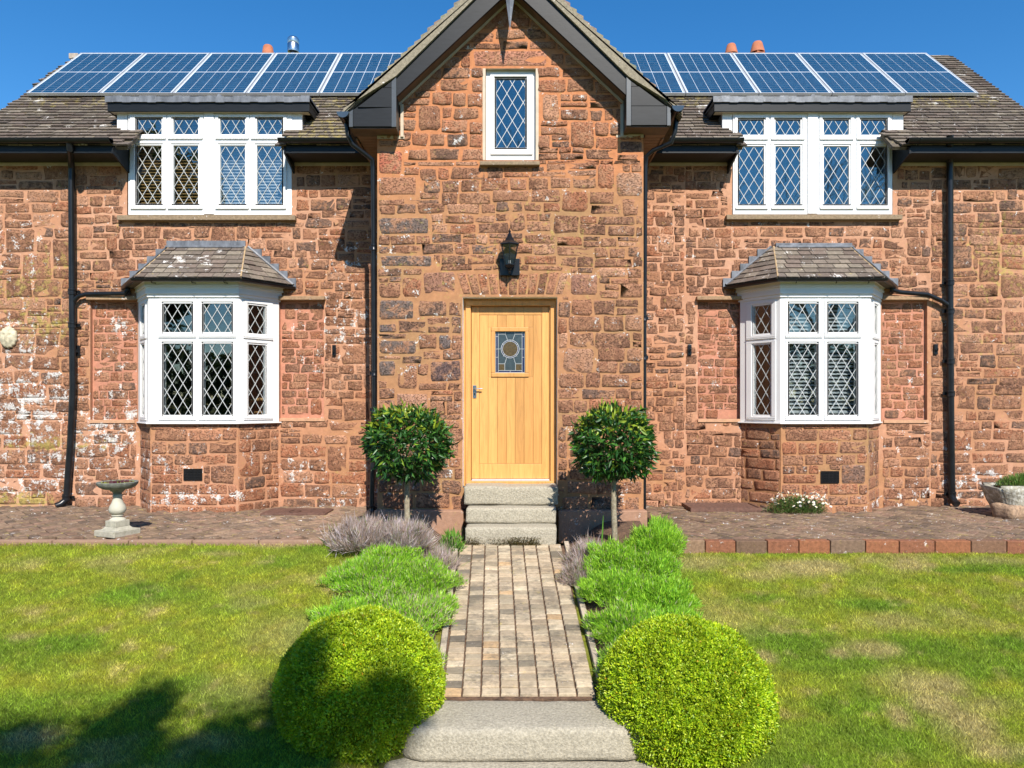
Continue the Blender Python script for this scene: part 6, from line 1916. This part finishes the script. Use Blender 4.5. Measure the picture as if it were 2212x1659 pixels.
# ------------------------------------------------------------------ daisies
p = P(1727, 1090, 8.75)
t = thing('daisy_clump', 'mound of small white daisies growing out of the terrace at the foot of the bay', 'daisies', (p.x, 8.84, -1.37), rotz=0)
n = 5200; q = sphere_pts(n); q[:, 2] = np.abs(q[:, 2])
pos = q * (rng.random((n, 1)) ** .4) * np.array([.37, .15, .20]) * (.75 + .5 * vnoise(q[:, 0] * 4, q[:, 1] * 4, 6, 2))[:, None]
leaf_cloud('foliage', pos, q * .6 + rng.normal(size=(n, 3)) * .4 + np.array([0, 0, .7]), .03, .007, tints(n, [(.07, .15, .025), (.12, .22, .04), (.05, .10, .02), (.2, .16, .07)], .4), M['leaf'], t)
m = MB(); m.lathe([(.0014, 0), (.0014, .03)], n=4)
fm = MB()
for k in range(9):
    a = k * 2 * math.pi / 9
    c, s_ = math.cos(a), math.sin(a)
    fm.add([(0, 0, .002), (c * .006 - s_ * .0035, s_ * .006 + c * .0035, .003), (c * .0125, s_ * .0125, .001), (c * .006 + s_ * .0035, s_ * .006 - c * .0035, .003)], [(0, 3, 2, 1)])
fme = make_mesh('flower', np.array(fm.v), fm.f)
cm = make_mesh('flower_centre', *[np.array(x) if i == 0 else x for i, x in enumerate((MB().lathe([(.0042, .0025), (.0036, .0045), (.001, .0052)], n=7).v, MB().lathe([(.0042, .0025), (.0036, .0045), (.001, .0052)], n=7).f))])
ymat = plain('daisy_yellow', (.65, .42, .03), .7)
for k in range(95):
    a = rng.random() * 6.283; e = rng.random() ** .7
    px, py = .40 * math.cos(a) * e ** .5, .16 * math.sin(a) * e ** .5
    hz_ = .20 * math.sqrt(max(0, 1 - e)) + .04 + .05 * rng.random()
    o = link('flower', fme, M['petal'], t, loc=(px, py - .05, hz_)); o.rotation_euler = (R(35) + rng.normal() * .4, rng.normal() * .4, rng.random() * 6); o.scale = (1.6,) * 3
    c = link('flower_centre', cm, ymat, o)

# ------------------------------------------------------------------ stone trough with plant
p0 = P(2102, 1100, 8.55)
t = thing('stone_trough', 'weathered stone trough planter, half out of the frame, lit grey on its long face', 'planter', (6.55, 8.64, -1.375))
m = MB()
prof = lambda f: None
def trough():
    import bmesh as bmm
    bm = bmm.new(); bmm.ops.create_cube(bm, size=1)
    for v in bm.verts:
        top = v.co.z > 0; x = v.co.x * (1.5 if top else 1.30); y = v.co.y * (.42 if top else .34)
        v.co = Vector((x + (0 if top else .05), y, .385 if top else 0))
    bmm.ops.bevel(bm, geom=list(bm.edges), offset=.03, segments=2, affect='EDGES')
    bmm.ops.subdivide_edges(bm, edges=[e for e in bm.edges if e.calc_length() > .2], cuts=6, use_grid_fill=True)
    top = [f for f in bm.faces if f.normal.z > .95 and f.calc_center_median().z > .3 and abs(f.calc_center_median().x) < .66 and abs(f.calc_center_median().y) < .14]
    for v in {v for f in top for v in f.verts}: v.co.z -= .05
    for v in bm.verts:
        c = v.co; nn = vnoise(np.array([c.x * 5, c.x * 5 + 4]), np.array([c.z * 7 + c.y * 5, c.z * 6 + c.y * 9]), 5, 3) - .5
        v.co += Vector((nn[0] * .07, nn[1] * .06, nn[0] * .015))
    me = bpy.data.meshes.new('trough_body'); bm.to_mesh(me); bm.free(); me.polygons.foreach_set("use_smooth", np.ones(len(me.polygons), bool))
    link('trough_body', me, M['trough'], t)
trough()
m = MB(); m.box(-.6, .6, -.13, .13, .30, .36); m.build('soil', M['soil'], t)
pl = thing('trough_plant', 'feathery green plant growing in the stone trough', 'plant', (6.35, 8.62, -1.02))
n = 3500; q = sphere_pts(n); q[:, 2] = np.abs(q[:, 2])
pos = q * (rng.random((n, 1)) ** .4) * np.array([.46, .16, .15])
leaf_cloud('foliage', pos, q * .6 + rng.normal(size=(n, 3)) * .3 + np.array([0, 0, 1]), .05, .008, tints(n, [(.07, .17, .025), (.12, .24, .04), (.2, .26, .06)], .4), M['leaf'], pl)

rk = rough_block(-.17, .17, -.13, .13, 0, .17, 23, r=.05, amp=.04, nx=5, name='rock', mat='soilstone')
rk.location = (5.98, 8.52, -1.385); rk.rotation_euler = (0, 0, .4); tag(rk, 'rough brown rock propping the end of the stone trough', 'rock')
# stray wall-foot weeds
for x, d, lb in ((1010, 7.9, None),): pass

# ------------------------------------------------------------------ trees and hedge behind the viewer (seen in the glass, casting the lawn shade)
def bare_tree(label, X, Y, H, seed, twigs=True, crown=None):
    rs = random.Random(seed); gz = grd(X, max(Y, -9)); t = thing('bare_tree', label, 'tree', (X, Y, gz), 'leafless trees across the garden')
    mb = MB()
    def grow(p, d, L, r, lev):
        n = 4; pts = [p]; rs_ = [r]
        for k in range(n):
            d = (d + Vector((rs.uniform(-1, 1), rs.uniform(-1, 1), rs.uniform(-.4, .7))) * .16).normalized(); p = p + d * L / n; pts.append(p); rs_.append(r * (1 - .45 * (k + 1) / n))
        mb.tube(pts, rs_, 6 if lev < 2 else 3, caps=False)
        if lev < 6:
            for k in range(rs.choice((3, 3, 4)) if lev < 3 else 3):
                f = rs.uniform(.45, 1) if lev else rs.uniform(.45, 1)
                i = min(n, int(f * n) + (1 if f * n % 1 > .5 else 0)); ax = Vector((rs.uniform(-1, 1), rs.uniform(-1, 1), rs.uniform(-.2, .6))).normalized()
                grow(pts[i], (d * .75 + ax * .85).normalized(), L * rs.uniform(.55, .75), max(.008, rs_[i] * .6), lev + 1)
    grow(Vector((0, 0, -.1)), Vector((0, 0, 1)), H * .36, H * .016, 0)
    mb.build('trunk', M['bark'], t)
bare_tree('bare twiggy tree far across the garden, mirrored in the upper window over the daisies', 12.0, -11, 19.5, 2)
bare_tree('bare tree far across the garden, mirrored in the porch window', 1.6, -13, 18, 5)
t = thing('evergreen_tree', 'dense evergreen tree across the garden, mirrored in the upper window over the birdbath', 'tree', (-15.6, -12, -3))
n = 9000; q = sphere_pts(n) * (rng.random((n, 1)) ** .35)
leaf_cloud('crown', q * np.array([3.2, 2.6, 4.6]) * (.7 + .5 * vnoise(q[:, 0] * 3, q[:, 2] * 4, 5, 2))[:, None] + np.array([0, 0, 10]), rng.normal(size=(n, 3)), .42, .25, tints(n, [(.04, .08, .02), (.07, .12, .03)], .4), M['leaf'], t)
MB().tube([(0, 0, 0), (.1, 0, 5), (0, 0, 12)], [.3, .22, .08], 10).build('trunk', M['bark'], t)

hd = thing('hedge', 'dark evergreen boundary hedge across the far side of the garden', 'hedge', (0, -15, -3.0))
n = 26000
pos = np.stack([rng.uniform(-22, 22, n), rng.uniform(-.8, .8, n), 0 * rng.random(n)], 1)
hh = 5.2 + 2.2 * vnoise(pos[:, 0] * .5, pos[:, 0] * 0, 3, 3) - .5
pos[:, 2] = hh * rng.random(n) ** .8
leaf_cloud('foliage', pos, rng.normal(size=(n, 3)) + np.array([0, .6, .3]), .35, .2, tints(n, [(.04, .08, .02), (.06, .11, .025), (.09, .13, .03)], .4), M['leaf'], hd)

# leafy tree whose lower boughs shade the near lawn corner and the first box ball
st = thing('garden_tree', 'leafy garden tree behind the viewpoint, shading the near corner of the lawn', 'tree', (-4.8, -3.6, grd(-4.8, -3.6)))
SO2 = Vector((-4.8, -3.6, grd(-4.8, -3.6)))
def shade_src(x, y, d, t_): p = P(x, y, d); return p - Vector((SUN_DX, 1, SUN_DZ)) * t_
SH = [(255, 1590, 4.62, 7.2, .34, .16, .30, 1), (310, 1525, 4.85, 7.6, .16, .10, .22, .9), (200, 1650, 4.5, 7.4, .30, .1, .25, 1), (505, 1610, 4.6, 7.3, .30, .10, .22, 1), (430, 1655, 4.5, 7.2, .35, .1, .2, 1), (590, 1655, 4.5, 7.4, .28, .1, .2, .9),
      (15, 1620, 4.55, 7.4, .22, .14, .26, 1), (640, 1440, 4.75, 7.2, .20, .1, .20, 1), (620, 1540, 4.6, 7.2, .18, .1, .2, 1), (780, 1555, 4.5, 7.3, .30, .1, .13, .95), (850, 1520, 4.5, 7.5, .2, .1, .1, .8), (700, 1600, 4.5, 7.3, .15, .1, .1, .7)]
allp = []
tm = MB(); crown_c = Vector((-.6, -3.0, 5.4)) - SO2
tm.tube([Vector((0, 0, -.1)), Vector((-.05, 0, 2.5)), Vector((.05, .1, 5)), Vector((0, .2, 7.5)), Vector((0, .2, 9))], [.22, .18, .15, .1, .05], 10)
for x, y, d, tt, rx, ry, rz_, dens in SH:
    c = shade_src(x, y, d, tt) - SO2
    n = int(750 * dens)
    q = rng.normal(size=(n, 3)) * .50
    allp.append(q * np.array([rx, .25, rz_]) + np.array(c[:]))
    tm.tube([Vector((0, .05, c.z * .75)), Vector((c.x * .5, c.y * .5, c.z * .95)), c], [.05, .03, .012], 5)
for k in range(26):
    c = np.array([rng.normal() * 1.6, -1.2 + rng.normal() * 1.0, 9.6 + rng.normal() * .9])
    n = 500; allp.append(sphere_pts(n) * (rng.random((n, 1)) ** .4) * .75 + c * np.array([1, 1, .72]))
pos = np.concatenate(allp); n = len(pos)
leaf_cloud('crown', pos, rng.normal(size=(n, 3)) + np.array([0, 0, .2]), .085, .05, tints(n, [(.05, .12, .02), (.08, .17, .03)], .4), M['leaf'], st)
tm.build('trunk', M['bark'], st, smooth=True)
